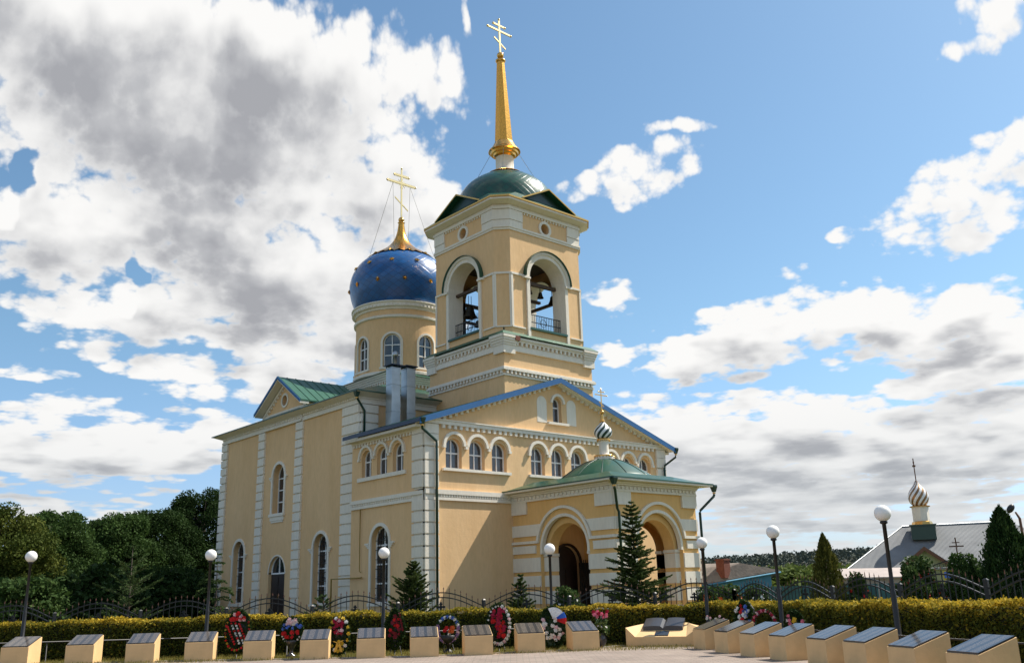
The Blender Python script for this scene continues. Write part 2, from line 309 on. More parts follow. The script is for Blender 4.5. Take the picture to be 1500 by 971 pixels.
for nm, c in dict(red=(.62, .012, .014), crimson=(.42, .01, .05), pink=(.78, .22, .32), paleP=(.80, .55, .55), whiteF=(.80, .78, .74), yellowF=(.72, .50, .04), blueF=(.10, .20, .62), purple=(.38, .22, .42), orangeF=(.75, .16, .03), flagw=(.75, .76, .76), flagb=(.06, .20, .65), flagr=(.65, .03, .03), goldrib=(.50, .32, .04), blackF=(.012, .012, .014), greenW=(.02, .06, .025), darkred=(.20, .008, .02)).items():
    MAT[nm] = simple('petals_'+nm if nm != 'blackF' else 'black_ribbon', c, .55, var=.18, vscale=20)

# ------------------------------------------------------------------ mesh helpers
class MB:
    def __init__(s): s.v = []; s.f = []; s.mi = []; s.sm = []
    def poly(s, pts, mi=0, sm=False):
        b = len(s.v); s.v += [tuple(p) for p in pts]; s.f.append(tuple(range(b, b+len(pts)))); s.mi.append(mi); s.sm.append(sm)
    def mesh_add(s, vs, fs, mi=0, sm=False):
        b = len(s.v); s.v += [tuple(p) for p in vs]
        for f in fs: s.f.append(tuple(i+b for i in f)); s.mi.append(mi); s.sm.append(sm)
    def hexa(s, c, mi=0):      # 8 corners: bottom ring 0-3, top ring 4-7
        s.mesh_add(c, [(0, 3, 2, 1), (4, 5, 6, 7), (0, 1, 5, 4), (1, 2, 6, 5), (2, 3, 7, 6), (3, 0, 4, 7)], mi)
    def box(s, x0, x1, y0, y1, z0, z1, mi=0):
        s.hexa([(x0, y0, z0), (x1, y0, z0), (x1, y1, z0), (x0, y1, z0), (x0, y0, z1), (x1, y0, z1), (x1, y1, z1), (x0, y1, z1)], mi)
    def pbox(s, P, u0, u1, z0, z1, d0, d1, mi=0):
        s.hexa([P(u0, z0, d1), P(u1, z0, d1), P(u1, z0, d0), P(u0, z0, d0), P(u0, z1, d1), P(u1, z1, d1), P(u1, z1, d0), P(u0, z1, d0)], mi)
    def slab(s, P, quad, d0, d1, mi=0):   # quad of (u,z) extruded between depths
        a = [P(u, z, d1) for u, z in quad]; b = [P(u, z, d0) for u, z in quad]; n = len(quad)
        s.mesh_add(a+b, [tuple(range(n)), tuple(range(2*n-1, n-1, -1))]+[(i, (i+1) % n, n+(i+1) % n, n+i) for i in range(n)], mi)
    def lathe(s, prof, cx=0, cy=0, n=32, mi=0, sm=True, a0=0, cz=0, fn=None):
        b = len(s.v)
        for r, z in prof:
            for k in range(n):
                a = a0+2*PI*k/n; s.v.append((cx+r*math.cos(a), cy+r*math.sin(a), cz+z))
        for i in range(len(prof)-1):
            for k in range(n):
                k2 = (k+1) % n
                s.f.append((b+i*n+k, b+i*n+k2, b+(i+1)*n+k2, b+(i+1)*n+k)); s.mi.append(fn(i, k) if fn else mi); s.sm.append(sm)
    def tube(s, pts, r, n=6, mi=0, sm=True, cap=True):
        pts = [Vector(p) for p in pts]; rs = r if isinstance(r, (list, tuple)) else [r]*len(pts)
        b = len(s.v)
        for i, p in enumerate(pts):
            t = (pts[min(i+1, len(pts)-1)]-pts[max(i-1, 0)]).normalized()
            up = Vector((0, 0, 1)) if abs(t.z) < .9 else Vector((1, 0, 0))
            x = t.cross(up).normalized(); y = t.cross(x)
            for k in range(n):
                a = 2*PI*k/n; s.v.append(tuple(p+(x*math.cos(a)+y*math.sin(a))*rs[i]))
        for i in range(len(pts)-1):
            for k in range(n):
                k2 = (k+1) % n; s.f.append((b+i*n+k, b+i*n+k2, b+(i+1)*n+k2, b+(i+1)*n+k)); s.mi.append(mi); s.sm.append(sm)
        if cap:
            s.f.append(tuple(b+k for k in range(n))); s.mi.append(mi); s.sm.append(False)
            s.f.append(tuple(b+(len(pts)-1)*n+k for k in range(n))); s.mi.append(mi); s.sm.append(False)
    def ball(s, c, r, n=12, mi=0, sz=1.0):
        s.lathe([(max(1e-4, r*math.sin(PI*i/n)), -r*sz*math.cos(PI*i/n)) for i in range(n+1)], c[0], c[1], n*2, mi, True, 0, c[2])
    def wall(s, P, u0, u1, zb, zt, holes=(), t=.3, brk=(), ends=True, mi=0, step=None):
        ztf = zt if callable(zt) else (lambda u: zt)
        us = {u0, u1}; us.update(b for b in brk if u0 < b < u1)
        for h in holes: us.update(b for b in h['us'] if u0-1e-9 <= b <= u1+1e-9)
        us = sorted(us)
        if step:
            o = []
            for a, b in zip(us, us[1:]):
                k = max(1, int(math.ceil((b-a)/step))); o += [a+(b-a)*j/k for j in range(k)]
            us = o+[us[-1]]
        for a, b in zip(us, us[1:]):
            if b-a < 1e-6: continue
            m = (a+b)/2
            act = sorted([h for h in holes if h['a'] < m < h['b']], key=lambda h: h['lo'](m))
            edges = [(lambda u: zb)]
            for h in act: edges += [h['lo'], h['hi']]
            edges.append(ztf)
            for i in range(0, len(edges), 2):
                lo, hi = edges[i], edges[i+1]
                cl = lambda f, u: min(max(f(u), zb), ztf(u))
                la, lb, ha, hb = cl(lo, a), cl(lo, b), cl(hi, a), cl(hi, b)
                if ha-la < 1e-5 and hb-lb < 1e-5: continue
                s.poly([P(a, la, 0), P(b, lb, 0), P(b, hb, 0), P(a, ha, 0)], mi)
                s.poly([P(a, la, 0), P(b, lb, 0), P(b, lb, -t), P(a, la, -t)], mi)
                s.poly([P(a, ha, 0), P(b, hb, 0), P(b, hb, -t), P(a, ha, -t)], mi)
        for h in holes:
            for u in (h['a'], h['b']):
                if u <= u0 or u >= u1: continue
                l, hh = max(h['lo'](u), zb), min(h['hi'](u), ztf(u))
                if hh > l: s.poly([P(u, l, 0), P(u, hh, 0), P(u, hh, -t), P(u, l, -t)], mi)
        if ends:
            for u in (u0, u1): s.poly([P(u, zb, 0), P(u, ztf(u), 0), P(u, ztf(u), -t), P(u, zb, -t)], mi)
    def strip(s, P, path, w, d0, d1, mi=0, closed=False):
        n = len(path); o = []
        for i in range(n):
            if closed: a, b, c = path[i-1], path[i], path[(i+1) % n]
            else: a, b, c = path[max(i-1, 0)], path[i], path[min(i+1, n-1)]
            def nn(p, q):
                dx, dz = q[0]-p[0], q[1]-p[1]; l = math.hypot(dx, dz)
                return None if l < 1e-9 else (-dz/l, dx/l)
            n1, n2 = nn(a, b), nn(b, c); n1 = n1 or n2; n2 = n2 or n1
            mx, mz = n1[0]+n2[0], n1[1]+n2[1]; k = 2/max(1e-6, mx*mx+mz*mz); mx *= k; mz *= k
            o.append((b[0]+mx*w, b[1]+mz*w))
        rng = range(n if closed else n-1)
        for i in rng:
            j = (i+1) % n; A, B, C, D = path[i], path[j], o[j], o[i]
            s.poly([P(*A, d1), P(*B, d1), P(*C, d1), P(*D, d1)], mi)
            s.poly([P(*A, d0), P(*B, d0), P(*B, d1), P(*A, d1)], mi)
            s.poly([P(*D, d0), P(*C, d0), P(*C, d1), P(*D, d1)], mi)
        if not closed:
            for i in (0, n-1): s.poly([P(*path[i], d0), P(*path[i], d1), P(*o[i], d1), P(*o[i], d0)], mi)

def front(Y): return lambda u, z, d: (u, Y-d, z)
def back(Y): return lambda u, z, d: (u, Y+d, z)
def side(X): return lambda u, z, d: (X-d, u, z)
def right(X): return lambda u, z, d: (X+d, u, z)
def arch(c, hw, zb, zs, n=14):
    us = [c-hw*math.cos(PI*i/n) for i in range(n+1)]
    return dict(a=c-hw, b=c+hw, us=us, lo=lambda u: zb, hi=lambda u: zs+math.sqrt(max(0, hw*hw-(u-c)**2)))
def circ(c, z, r, n=16):
    us = [c-r*math.cos(PI*i/n) for i in range(n+1)]
    q = lambda u: math.sqrt(max(0, r*r-(u-c)**2))
    return dict(a=c-r, b=c+r, us=us, lo=lambda u: z-q(u), hi=lambda u: z+q(u))
def apath(c, r, zs, legs=None, n=18, a0=0, a1=PI):
    p = [(c-r*math.cos(a0+(a1-a0)*i/n), zs+r*math.sin(a0+(a1-a0)*i/n)) for i in range(n+1)]
    if legs is not None: p = [(c-r, legs)]+p+[(c+r, legs)]
    return p
def cpath(c, z, r, n=24): return [(c-r*math.cos(2*PI*i/n), z+r*math.sin(2*PI*i/n)) for i in range(n)]

def mkobj(name, mb, mats, parent=None, loc=(0, 0, 0), rz=0, label=None):
    me = bpy.data.meshes.new(name); me.from_pydata(mb.v, [], mb.f)
    mats = mats if isinstance(mats, (list, tuple)) else [mats]
    for m in mats: me.materials.append(MAT[m] if isinstance(m, str) else m)
    if len(mats) > 1: me.polygons.foreach_set('material_index', mb.mi)
    me.polygons.foreach_set('use_smooth', mb.sm); me.update()
    o = bpy.data.objects.new(name, me); COL.objects.link(o)
    if parent is not None: o.parent = parent
    o.location = loc; o.rotation_euler = (0, 0, rz)
    if label: o['label'] = label
    return o
part = mkobj
def thing(name, label, cat, loc=(0, 0, 0), rz=0, group=None):
    o = bpy.data.objects.new(name, None); COL.objects.link(o); o.location = loc; o.rotation_euler = (0, 0, rz); o.empty_display_size = .2
    tag(o, label, cat, group); return o
def tag(o, label, cat, group=None):
    o['label'] = label; o['category'] = cat
    if group: o['group'] = group
    return o
def struct(o): o['kind'] = 'structure'; return o
def quads_obj(name, cen, ax, bx, rnd, mat, parent=None, loc=(0, 0, 0)):
    """many small quads: centres, half axes a and b"""
    n = len(cen); v = np.empty((n, 4, 3), np.float32)
    v[:, 0] = cen-ax-bx*.35; v[:, 1] = cen+bx*-1+ax*.1; v[:, 2] = cen+ax+bx*.35; v[:, 3] = cen+bx-ax*.1
    me = bpy.data.meshes.new(name); me.vertices.add(n*4); me.vertices.foreach_set('co', v.reshape(-1))
    me.loops.add(n*4); me.loops.foreach_set('vertex_index', np.arange(n*4, dtype=np.int32))
    me.polygons.add(n); me.polygons.foreach_set('loop_start', np.arange(0, n*4, 4, dtype=np.int32)); me.polygons.foreach_set('loop_total', np.full(n, 4, np.int32))
    at = me.attributes.new('rnd', 'FLOAT', 'POINT'); at.data.foreach_set('value', np.repeat(np.clip(rnd, 0, 1).astype(np.float32), 4))
    me.update(); me.materials.append(MAT[mat])
    o = bpy.data.objects.new(name, me); COL.objects.link(o); o.location = loc
    if parent is not None: o.parent = parent
    return o
def rvec(rng, n):
    a = rng.normal(size=(n, 3)); return a/np.linalg.norm(a, axis=1, keepdims=True)
def perp(rng, a):
    b = np.cross(a, rvec(rng, len(a))); return b/np.maximum(1e-6, np.linalg.norm(b, axis=1, keepdims=True))

# ================================================================== the church
church = thing('church', 'large cream and white church with blue onion dome and gold-spired bell tower', 'church')
ch = church
def window(P, c, hw, zb, zs, dep, pane='glass', cross=(.55,), vert=True, grille=False, name='window', parent=None, legs=True, fw=.06):
    mb = MB()
    path = apath(c, hw-fw, zs, zb+fw)
    closed = path+[]
    mb.strip(P, closed, fw+.02, -dep, -dep+.07, closed=True)
    top = zs+hw
    if vert: mb.pbox(P, c-.03, c+.03, zb+.02, top-.03, -dep+.005, -dep+.06)
    for f in cross:
        z = zb+(top-zb)*f
        w = hw if z <= zs else math.sqrt(max(0, hw*hw-(z-zs)**2))
        mb.pbox(P, c-w+.01, c+w-.01, z-.035, z+.035, -dep+.007, -dep+.065)
    w = part(name, mb, 'uPVC', parent or ch)
    m2 = MB(); m2.poly([P(u, z, -dep+.02) for u, z in apath(c, hw, zs, zb)]); part('pane', m2, pane, w)
    if grille:
        g = MB(); g1 = .10
        for k in (-.62, -.38, .38, .62): g.pbox(P, c+k*hw-.012, c+k*hw+.012, zb+.05, zs+math.sqrt(1-k*k)*hw*.9, -dep+g1, -dep+g1+.02)
        for i in range(7):
            z = zb+.25+i*(zs-zb)/6.3
            g.pbox(P, c-hw*.95, c+hw*.95, z-.012, z+.012, -dep+g1-.005, -dep+g1+.025)
            for sx in (-.5, 0, .5):
                if i % 2 == 0: g.strip(P, cpath(c+sx*hw, z+.14, .09, 10), .015, -dep+g1, -dep+g1+.02, closed=True)
        part('grille', g, 'black', w)
    return w
def surround(P, c, hw, zb, zs, w=.14, d=.07):
    mb = MB(); mb.strip(P, apath(c, hw, zs, zb), w, 0, d); return mb
def feet(mb, P, c, hw, z, sz=.3):
    for s in (-1, 1):
        for i in range(3):
            a = c+s*hw; b = c+s*(hw+sz*(1-.3*i))
            mb.pbox(P, min(a, b), max(a, b), z-.09*(i+1)+.004, z-.09*i, 0, .11-.02*i)
def dentils(mb, P, u0, u1, z0, z1, d0, d1, w=.16, pitch=.36, ztop=None):
    n = int((u1-u0)/pitch); p = (u1-u0)/n
    for i in range(n):
        a = u0+p*(i+.5)-w/2; off = ztop(a+w/2) if ztop else 0
        mb.pbox(P, a, a+w, z0+off, z1+off, d0, d1)
def levels(mb, P, u0, u1, lv):
    for z0, z1, d in lv: mb.pbox(P, u0, u1, z0, z1, 0, d)
def quoin(P, u0, u1, z0, z1, d=.12, pitch=.545, gap=.085, inner=.05):
    mb = MB(); n = max(1, round((z1-z0)/pitch)); p = (z1-z0)/n
    mb.pbox(P, u0+inner, u1-inner, z0, z1, 0, .02)
    for i in range(n):
        a = z0+i*p
        # block with a splayed under-edge
        mb.pbox(P, u0, u1, a+gap, a+p, 0, d)
    return mb

# ---- west annex (front building)
PF = front(0); PS = side(0); AX = 18.0
rz = lambda u: 12.9-.331*abs(u-9)
wz = lambda u: rz(u)-.17
mb = MB()
FW = [(c, .5, 7.5, 8.5) for c in (1.83, 3.31, 4.79, 7.5, 9.0, 10.5, 13.21, 14.69, 16.17)]
holes = [arch(*w) for w in FW]+[arch(9.09, .33, 10.47, 11.55), arch(9.35, .95, .2, 2.9)]
mb.wall(PF, 0, AX, 0, wz, holes, .5, brk=(9,))
mb.wall(PS, 0, 6.55, 0, 9.55, [arch(c, .47, 7.5, 8.45) for c in (2.2, 3.66, 5.12)]+[arch(3.74, .80, 1.2, 4.12)], .5)
mb.wall(right(AX), 0, 6.55, 0, 9.55, [arch(c, .47, 7.5, 8.45) for c in (2.2, 3.66, 5.12)]+[arch(3.74, .80, 1.2, 4.12)], .5)
part('annex_wall', mb, 'beige', ch)
for i, w in enumerate(FW): window(PF, w[0], .5, 7.5, 8.5, .3, 'curtain' if i < 9 else 'glass', (.52,))
window(PF, 9.09, .33, 10.47, 11.55, .3, 'curtain', (.62,), vert=False)
for PP in (PS, right(AX)):
    for c in (2.2, 3.66, 5.12): window(PP, c, .47, 7.5, 8.45, .28, 'curtain', (.58,))
    window(PP, 3.74, .80, 1.2, 4.12, .34, 'glass', (.25, .5, .75), grille=True)
US = (1.17, 2.57, 4.05, 5.45, 6.84, 8.25, 9.75, 11.16, 12.55, 13.95, 15.43, 16.83)
for gi_ in range(3):
    mb = MB()
    for w in FW[gi_*3:gi_*3+3]: mb.strip(PF, apath(w[0], .56, 8.62), .15, 0, .13)
    for u in US[gi_*4:gi_*4+4]: mb.pbox(PF, u-.085, u+.085, 8.48, 8.615, 0, .15)
    part('hood_mould', mb, 'white', ch)
    mb = MB(); u = (3.3, 9.0, 14.7)[gi_]; mb.pbox(PF, u-2.2, u+2.2, 7.36, 7.495, -.25, .14); part('sill', mb, 'white', ch)
mb = MB(); mb.strip(PF, apath(9.09, .40, 11.55), .14, 0, .12); part('hood_mould', mb, 'white', ch)
mb = MB(); mb.pbox(PF, 8.31, 9.86, 10.34, 10.465, -.2, .14); part('sill', mb, 'white', ch)
for a, b in ((7.56, 8.28), (9.82, 10.54)):
    mb = MB(); c = (a+b)/2; mb.poly([PF(u, z, .012) for u, z in apath(c, (b-a)/2, 11.5, 10.4)]); part('blind_niche', mb, 'white', ch)
# side windows dressing
for PP, sx in ((PS, 0), (right(AX), 1)):
    mb = MB()
    for c in (2.2, 3.66, 5.12): mb.strip(PP, apath(c, .55, 8.5), .13, 0, .12)
    for u in (1.55, 2.93, 4.39, 5.77): mb.pbox(PP, u-.07, u+.07, 8.37, 8.495, 0, .14)
    mb.pbox(PP, 1.45, 5.88, 7.3, 7.495, -.2, .10)
    part('hood_mould', mb, 'white', ch)
    mb = surround(PP, 3.74, .80, .9, 4.12, .17, .06); feet(mb, PP, 3.74, .97, 4.12, .34)
    mb.pbox(PP, 2.75, 4.75, 1.05, 1.195, -.3, .1)
    part('window_surround', mb, 'white', ch)
# cornices of the annex
mb = MB()
levels(mb, PF, .03, AX-.03, [(9.62, 9.80, .17), (9.803, 9.86, .22)])
dentils(mb, PF, .95, 17.05, 9.44, 9.617, .0, .14, .17, .36)
levels(mb, PF, .03, AX-.03, [(5.92, 6.05, .10), (6.053, 6.20, .06), (6.203, 6.42, .13)])
dentils(mb, PF, .9, 17.1, 6.09, 6.2, .06, .11, .07, .16)
for sgn in (-1, 1):
    u0, u1 = (-.0, 8.9) if sgn < 0 else (9.1, 18.0)
    dentils(mb, PF, u0+.3, u1-.3, -.44, -.28, 0, .13, .17, .36, ztop=rz)
    q = [(u0, rz(u0)-.30), (u1, rz(u1)-.30), (u1, rz(u1)-.17), (u0, rz(u0)-.17)]
    mb.slab(PF, q, 0, .16)
part('front_cornice', mb, 'white', ch)
for PP in (PS, right(AX)):
    mb = MB()
    levels(mb, PP, .03, 6.52, [(5.90, 6.03, .10), (6.033, 6.17, .06), (6.173, 6.36, .13), (9.3, 9.56, .1)])
    dentils(mb, PP, .9, 6.4, 6.06, 6.17, .06, .11, .07, .16); dentils(mb, PP, .9, 6.4, 9.14, 9.297, 0, .1, .13, .27)
    part('side_cornice', mb, 'white', ch)
for PP, a, b in ((PF, 0, .82), (PF, AX-.82, AX), (PS, .01, .84), (right(AX), .01, .84)):
    mb = quoin(PP, a, b, .4, 5.9); m2 = quoin(PP, a, b, 6.43, 9.1, pitch=.6)
    mb.mesh_add(m2.v, m2.f); mb.pbox(PP, a-.0, b, 9.12, 9.6, 0, .13); mb.pbox(PP, a, b, 0, .39, 0, .12)
    part('quoin', mb, 'white', ch)
mb = MB(); mb.pbox(PF, .83, AX-.83, 0, .45, 0, .07); mb.pbox(PS, .85, 6.5, 0, .45, 0, .07)
part('plinth', mb, 'stonebase', ch)
# annex roof with blue fascia
mb = MB()
for s in (-1, 1):
    xe = 9+s*9.56; xs = sorted((9, xe))
    for y0, y1, za, zb_ in ((-.47, 6.57, -.10, 0.0),):
        c = []
        for z in (za, zb_):
            c += [(9, y0, rz(9)+z), (xe, y0, rz(xe)+z), (xe, y1, rz(xe)+z), (9, y1, rz(9)+z)]
        mb.hexa(c)
    for k in range(16):      # standing seams
        y = -.2+k*.42
        mb.hexa([(9, y-.015, rz(9)+.0), (xe, y-.015, rz(xe)), (xe, y+.015, rz(xe)), (9, y+.015, rz(9)), (9, y-.015, rz(9)+.04), (xe, y-.015, rz(xe)+.04), (xe, y+.015, rz(xe)+.04), (9, y+.015, rz(9)+.04)])
rf = part('annex_roof', mb, 'green', ch)
mb = MB()
for s in (-1, 1):
    xe = 9+s*9.58
    q = [(9, 12.63), (xe, 12.63-.331*9.58), (xe, 12.93-.331*9.58), (9, 12.93)]
    mb.slab(front(-.475), q, 0, .03)
part('blue_fascia', mb, 'blue', rf)
for s in (-1, 1):
    P = side(9-9.58) if s < 0 else right(9+9.58)
    mb = MB(); mb.pbox(P, -.5, 6.56, 9.55, 9.74, 0, .05); part('eave_trim', mb, 'navy', rf)
mb = MB()
for s in (-1, 1):
    xe = 9+s*9.5
    mb.hexa([(9, -.46, 12.66), (xe, -.46, rz(xe)-.24), (xe, -.0, rz(xe)-.24), (9, -.0, 12.66), (9, -.46, 12.78), (xe, -.46, rz(xe)-.12), (xe, 0, rz(xe)-.12), (9, 0, 12.78)])
    x0, x1 = sorted((9+s*9.5, 9+s*9.0)); mb.box(x0, x1, .0, 6.5, 9.40, 9.53)
part('soffit', mb, 'white', rf)

# ---- main body
XM, YM, YE, XR = .46, 6.58, 24.15, 17.54
PM = side(XM); PMR = right(XR); PMF = front(YM); PMB = back(YE)
mb = MB()
mh = [arch(10.48, .78, 1.2, 4.2), arch(20.88, .78, 1.3, 4.35), dict(a=14.6, b=16.65, us=apath and [15.62-1.025*math.cos(PI*i/12) for i in range(13)], lo=lambda u: .45, hi=lambda u: 2.95+math.sqrt(max(0, 1.025**2-(u-15.625)**2))), arch(15.8, .74, 6.5, 8.75)]
for P in (PM, PMR): mb.wall(P, YM, YE, 0, 12.2, mh, .6)
mb.wall(PMF, XM, XR, 0, 12.2, [], .5); mb.wall(PMB, XM, XR, 0, 12.2, [], .5)
for P in (PM, PMR): mb.wall(P, 12.55, 18.15, 12.2, lambda u: 14.62-.64*abs(u-15.35), [circ(15.72 if 0 else 15.4, 13.4, .33)], .5, brk=(15.35,))
part('nave_wall', mb, 'beige', ch)
for P in (PM, PMR):
    window(P, 10.48, .78, 1.2, 4.2, .38, 'glass', (.25, .5, .75), grille=True)
    window(P, 20.88, .78, 1.3, 4.35, .38, 'glass', (.25, .5, .75), grille=True)
    window(P, 15.8, .74, 6.5, 8.75, .42, 'glass', (.24, .48, .72))
    mb = MB(); mb.poly([P(u, z, -.3) for u, z in cpath(15.4, 13.4, .33)]); part('oculus_pane', mb, 'glass', ch)
    mb = MB(); mb.strip(P, cpath(15.4, 13.4, .33), .13, 0, .06, closed=True); part('oculus_ring', mb, 'white', ch)
    d = MB(); d.pbox(P, 14.66, 16.59, .45, 2.93, -.25, -.17)
    for a in (14.78, 15.68):
        for z0, z1 in ((.6, 1.3), (1.45, 2.8)): d.pbox(P, a, a+.8, z0, z1, -.17, -.145)
    dd = part('side_door', d, 'doorwood', ch)
    h = MB(); h.pbox(P, 15.58, 15.62, 1.5, 1.75, -.14, -.09); part('handle', h, 'goldsm', dd)
    fl = MB(); fl.strip(P, apath(15.62, .93, 3.0, None), .09, -.25, -.17); fl.pbox(P, 14.66, 16.59, 2.93, 3.02, -.25, -.15); fl.pbox(P, 15.59, 15.66, 3.02, 3.93, -.25, -.17)
    fo = part('fanlight', fl, 'uPVC', ch)
    g = MB(); g.poly([P(u, z, -.22) for u, z in apath(15.62, .95, 3.0)]); part('pane', g, 'glass', fo)
    mb = surround(P, 10.48, .78, .95, 4.2, .17, .06); feet(mb, P, 10.48, .95, 4.2, .32); mb.pbox(P, 9.5, 11.5, 1.05, 1.195, -.3, .1)
    part('window_surround', mb, 'white', ch)
    mb = surround(P, 20.88, .78, .95, 4.35, .17, .06); feet(mb, P, 20.88, .95, 4.3, .28); mb.pbox(P, 19.9, 21.9, 1.12, 1.295, -.3, .1)
    part('window_surround', mb, 'white', ch)
    mb = surround(P, 15.8, .74, 6.5, 8.75, .17, .07); feet(mb, P, 15.8, .91, 8.75, .22)
    mb.pbox(P, 14.85, 16.75, 6.32, 6.495, -.3, .14); mb.pbox(P, 14.95, 16.65, 6.08, 6.315, 0, .08); mb.pbox(P, 15.05, 16.55, 5.96, 6.075, 0, .05)
    part('window_surround', mb, 'white', ch)
    mb = MB(); mb.strip(P, apath(15.62, 1.03, 2.95), .08, 0, .03); part('door_hood', mb, 'white', ch)
    for a, b in ((YM+.0, 8.3), (12.83, 13.7), (17.75, 18.6), (23.28, 24.15)):
        mb = quoin(P, a, b, .4, 11.7); mb.pbox(P, a, b, 0, .39, 0, .12); part('quoin', mb, 'white', ch)
    mb = MB()
    for a, b in ((YM, 12.9), (17.9, YE)): levels(mb, P, a, b, [(11.74, 11.88, .12), (11.883, 12.02, .05), (12.023, 12.22, .10)])
    dentils(mb, P, YM+.3, 12.8, 12.03, 12.17, .1, .15, .10, .22); dentils(mb, P, 18.2, YE-.3, 12.03, 12.17, .1, .15, .10, .22)
    levels(mb, P, 12.95, 17.85, [(11.74, 11.88, .18), (11.883, 12.1, .12), (12.103, 12.22, .16), (12.223, 12.3, .22), (12.62, 12.74, .08)])
    dentils(mb, P, 13.1, 17.8, 11.93, 12.07, .12, .17, .10, .22)
    for s in (-1, 1):
        z = lambda u: 14.62-.64*abs(u-15.35)
        u0, u1 = (12.55, 15.35) if s < 0 else (15.35, 18.15)
        mb.slab(P, [(u0, z(u0)-.28), (u1, z(u1)-.28), (u1, z(u1)-.08), (u0, z(u0)-.08)], 0, .12)
        dentils(mb, P, u0+.2, u1-.1, -.42, -.285, 0, .09, .11, .26, ztop=z)
    for a, b in ((12.5, 13.3), (17.4, 18.2)): mb.pbox(P, a, b, 12.303, 12.62, 0, .12)
    part('side_cornice', mb, 'white', ch)
for P, a in ((PMF, XM), (PMF, XR-1.1), (PMB, XM), (PMB, XR-1.1)):
    mb = quoin(P, a, a+1.1, 8.0 if P is PMF else .4, 11.7); part('quoin', mb, 'white', ch)
for P in (PMF, PMB):
    mb = MB(); levels(mb, P, XM, XR, [(11.74, 11.88, .12), (11.883, 12.02, .05), (12.023, 12.22, .10)]); part('nave_cornice', mb, 'white', ch)
mb = MB(); mb.pbox(PM, 8.35, 12.8, 0, .42, 0, .07); mb.pbox(PM, 18.65, 23.2, 0, .42, 0, .07); mb.pbox(PM, 13.75, 14.5, 0, .42, 0, .07); mb.pbox(PM, 16.7, 17.7, 0, .42, 0, .07)
part('plinth', mb, 'stonebase', ch)
mb = MB(); mb.pbox(PM, 14.2, 17.0, 0, .22, .0, 1.3); mb.pbox(PM, 14.4, 16.8, .223, .43, 0, .9); part('door_step', mb, 'stonebase', ch)
# main roof: low hipped metal roof up to the square base of the drum
def frus(mb, a0, a1, b0, b1, z0, A0, A1, B0, B1, z1, mi=0):
    lo = [(a0, b0, z0), (a1, b0, z0), (a1, b1, z0), (a0, b1, z0)]; hi = [(A0, B0, z1), (A1, B0, z1), (A1, B1, z1), (A0, B1, z1)]
    mb.hexa(lo+hi, mi)
OV = .62
mb = MB(); frus(mb, XM-OV, XR+OV, YM-OV, YE+OV, 12.36, 5.4, 12.6, 11.7, 18.9, 14.35)
mb.box(XM-OV-.02, XR+OV+.02, YM-OV-.02, YE+OV+.02, 12.30, 12.357)
rf = part('nave_roof', mb, 'green', ch)
mb = MB(); frus(mb, XM-.1, XR+.1, YM-.1, YE+.1, 12.1, XM-OV+.03, XR+OV-.03, YM-OV+.03, YE+OV-.03, 12.295); part('soffit', mb, 'white', rf)
for s in (-1, 1):
    mb = MB(); X0 = XM-.62 if s < 0 else XR+.62; X1 = 4.6 if s < 0 else 13.4
    for t in (-1, 1):
        ze = 15.35+t*3.0
        z0, z1 = 14.84, 14.84-.64*3.0
        mb.hexa([(X0, 15.35, z0-.09), (X0, ze, z1-.09), (X1, ze, z1-.09), (X1, 15.35, z0-.09), (X0, 15.35, z0), (X0, ze, z1), (X1, ze, z1), (X1, 15.35, z0)])
        for k in range(8):
            x = X0+(X1-X0)*(k+.1)/8
            mb.hexa([(x-.015, 15.35, z0), (x-.015, ze, z1), (x+.015, ze, z1), (x+.015, 15.35, z0), (x-.015, 15.35, z0+.035), (x-.015, ze, z1+.035), (x+.015, ze, z1+.035), (x+.015, 15.35, z0+.035)])
    g = part('pediment_roof', mb, 'ltgreen', ch)
    mb = MB(); P = side(X0) if s < 0 else right(X0)
    for t in (-1, 1):
        ze = 15.35+t*3.04; mb.slab(P, [(15.35, 14.68), (ze, 14.68-.64*3.04), (ze, 14.86-.64*3.04), (15.35, 14.86)], 0, .03)
    part('blue_fascia', mb, 'blue', g)
    mb = MB(); x0, x1 = (X0+.02, XM) if s < 0 else (XR, X0-.02)
    for t in (-1, 1):
        ze = 15.35+t*2.98
        mb.hexa([(x0, 15.35, 14.6), (x0, ze, 14.6-.64*2.98), (x1, ze, 14.6-.64*2.98), (x1, 15.35, 14.6), (x0, 15.35, 14.74), (x0, ze, 14.74-.64*2.98), (x1, ze, 14.74-.64*2.98), (x1, 15.35, 14.74)])
    part('soffit', mb, 'white', g)

# ---- drum and blue dome
DX, DY = 9.0, 15.3
mb = MB(); mb.box(DX-3.12, DX+3.12, DY-3.12, DY+3.12, 13.9, 14.75); part('drum_base', mb, 'beige', ch)
mb = MB(); mb.box(DX-3.2, DX+3.2, DY-3.2, DY+3.2, 14.32, 14.45)
for i in range(4):
    e = 3.22+.075*i; mb.box(DX-e, DX+e, DY-e, DY+e, 14.75+.12*i, 14.75+.12*(i+1)-.003)
for P in (front(DY-3.12), side(DX-3.12), right(DX+3.12), back(DY+3.12)):
    c = DX if P(0, 0, 0)[0] == 0 else DY
    dentils(mb, P, c-3.1, c+3.1, 14.55, 14.74, 0, .1, .12, .27)
part('drum_base_cornice', mb, 'white', ch)
mb = MB(); frus(mb, DX-3.55, DX+3.55, DY-3.55, DY+3.55, 15.235, DX-3.2, DX+3.2, DY-3.2, DY+3.2, 15.42); part('drum_base_roof', mb, 'green', ch)
RD = 3.08
def PD(u, z, d):    # u = bearing in metres of arc
    a = u/RD; return (DX+(RD+d)*math.cos(a), DY+(RD+d)*math.sin(a), z)
mb = MB(); wins = [RD*PI/4*k for k in range(8)]
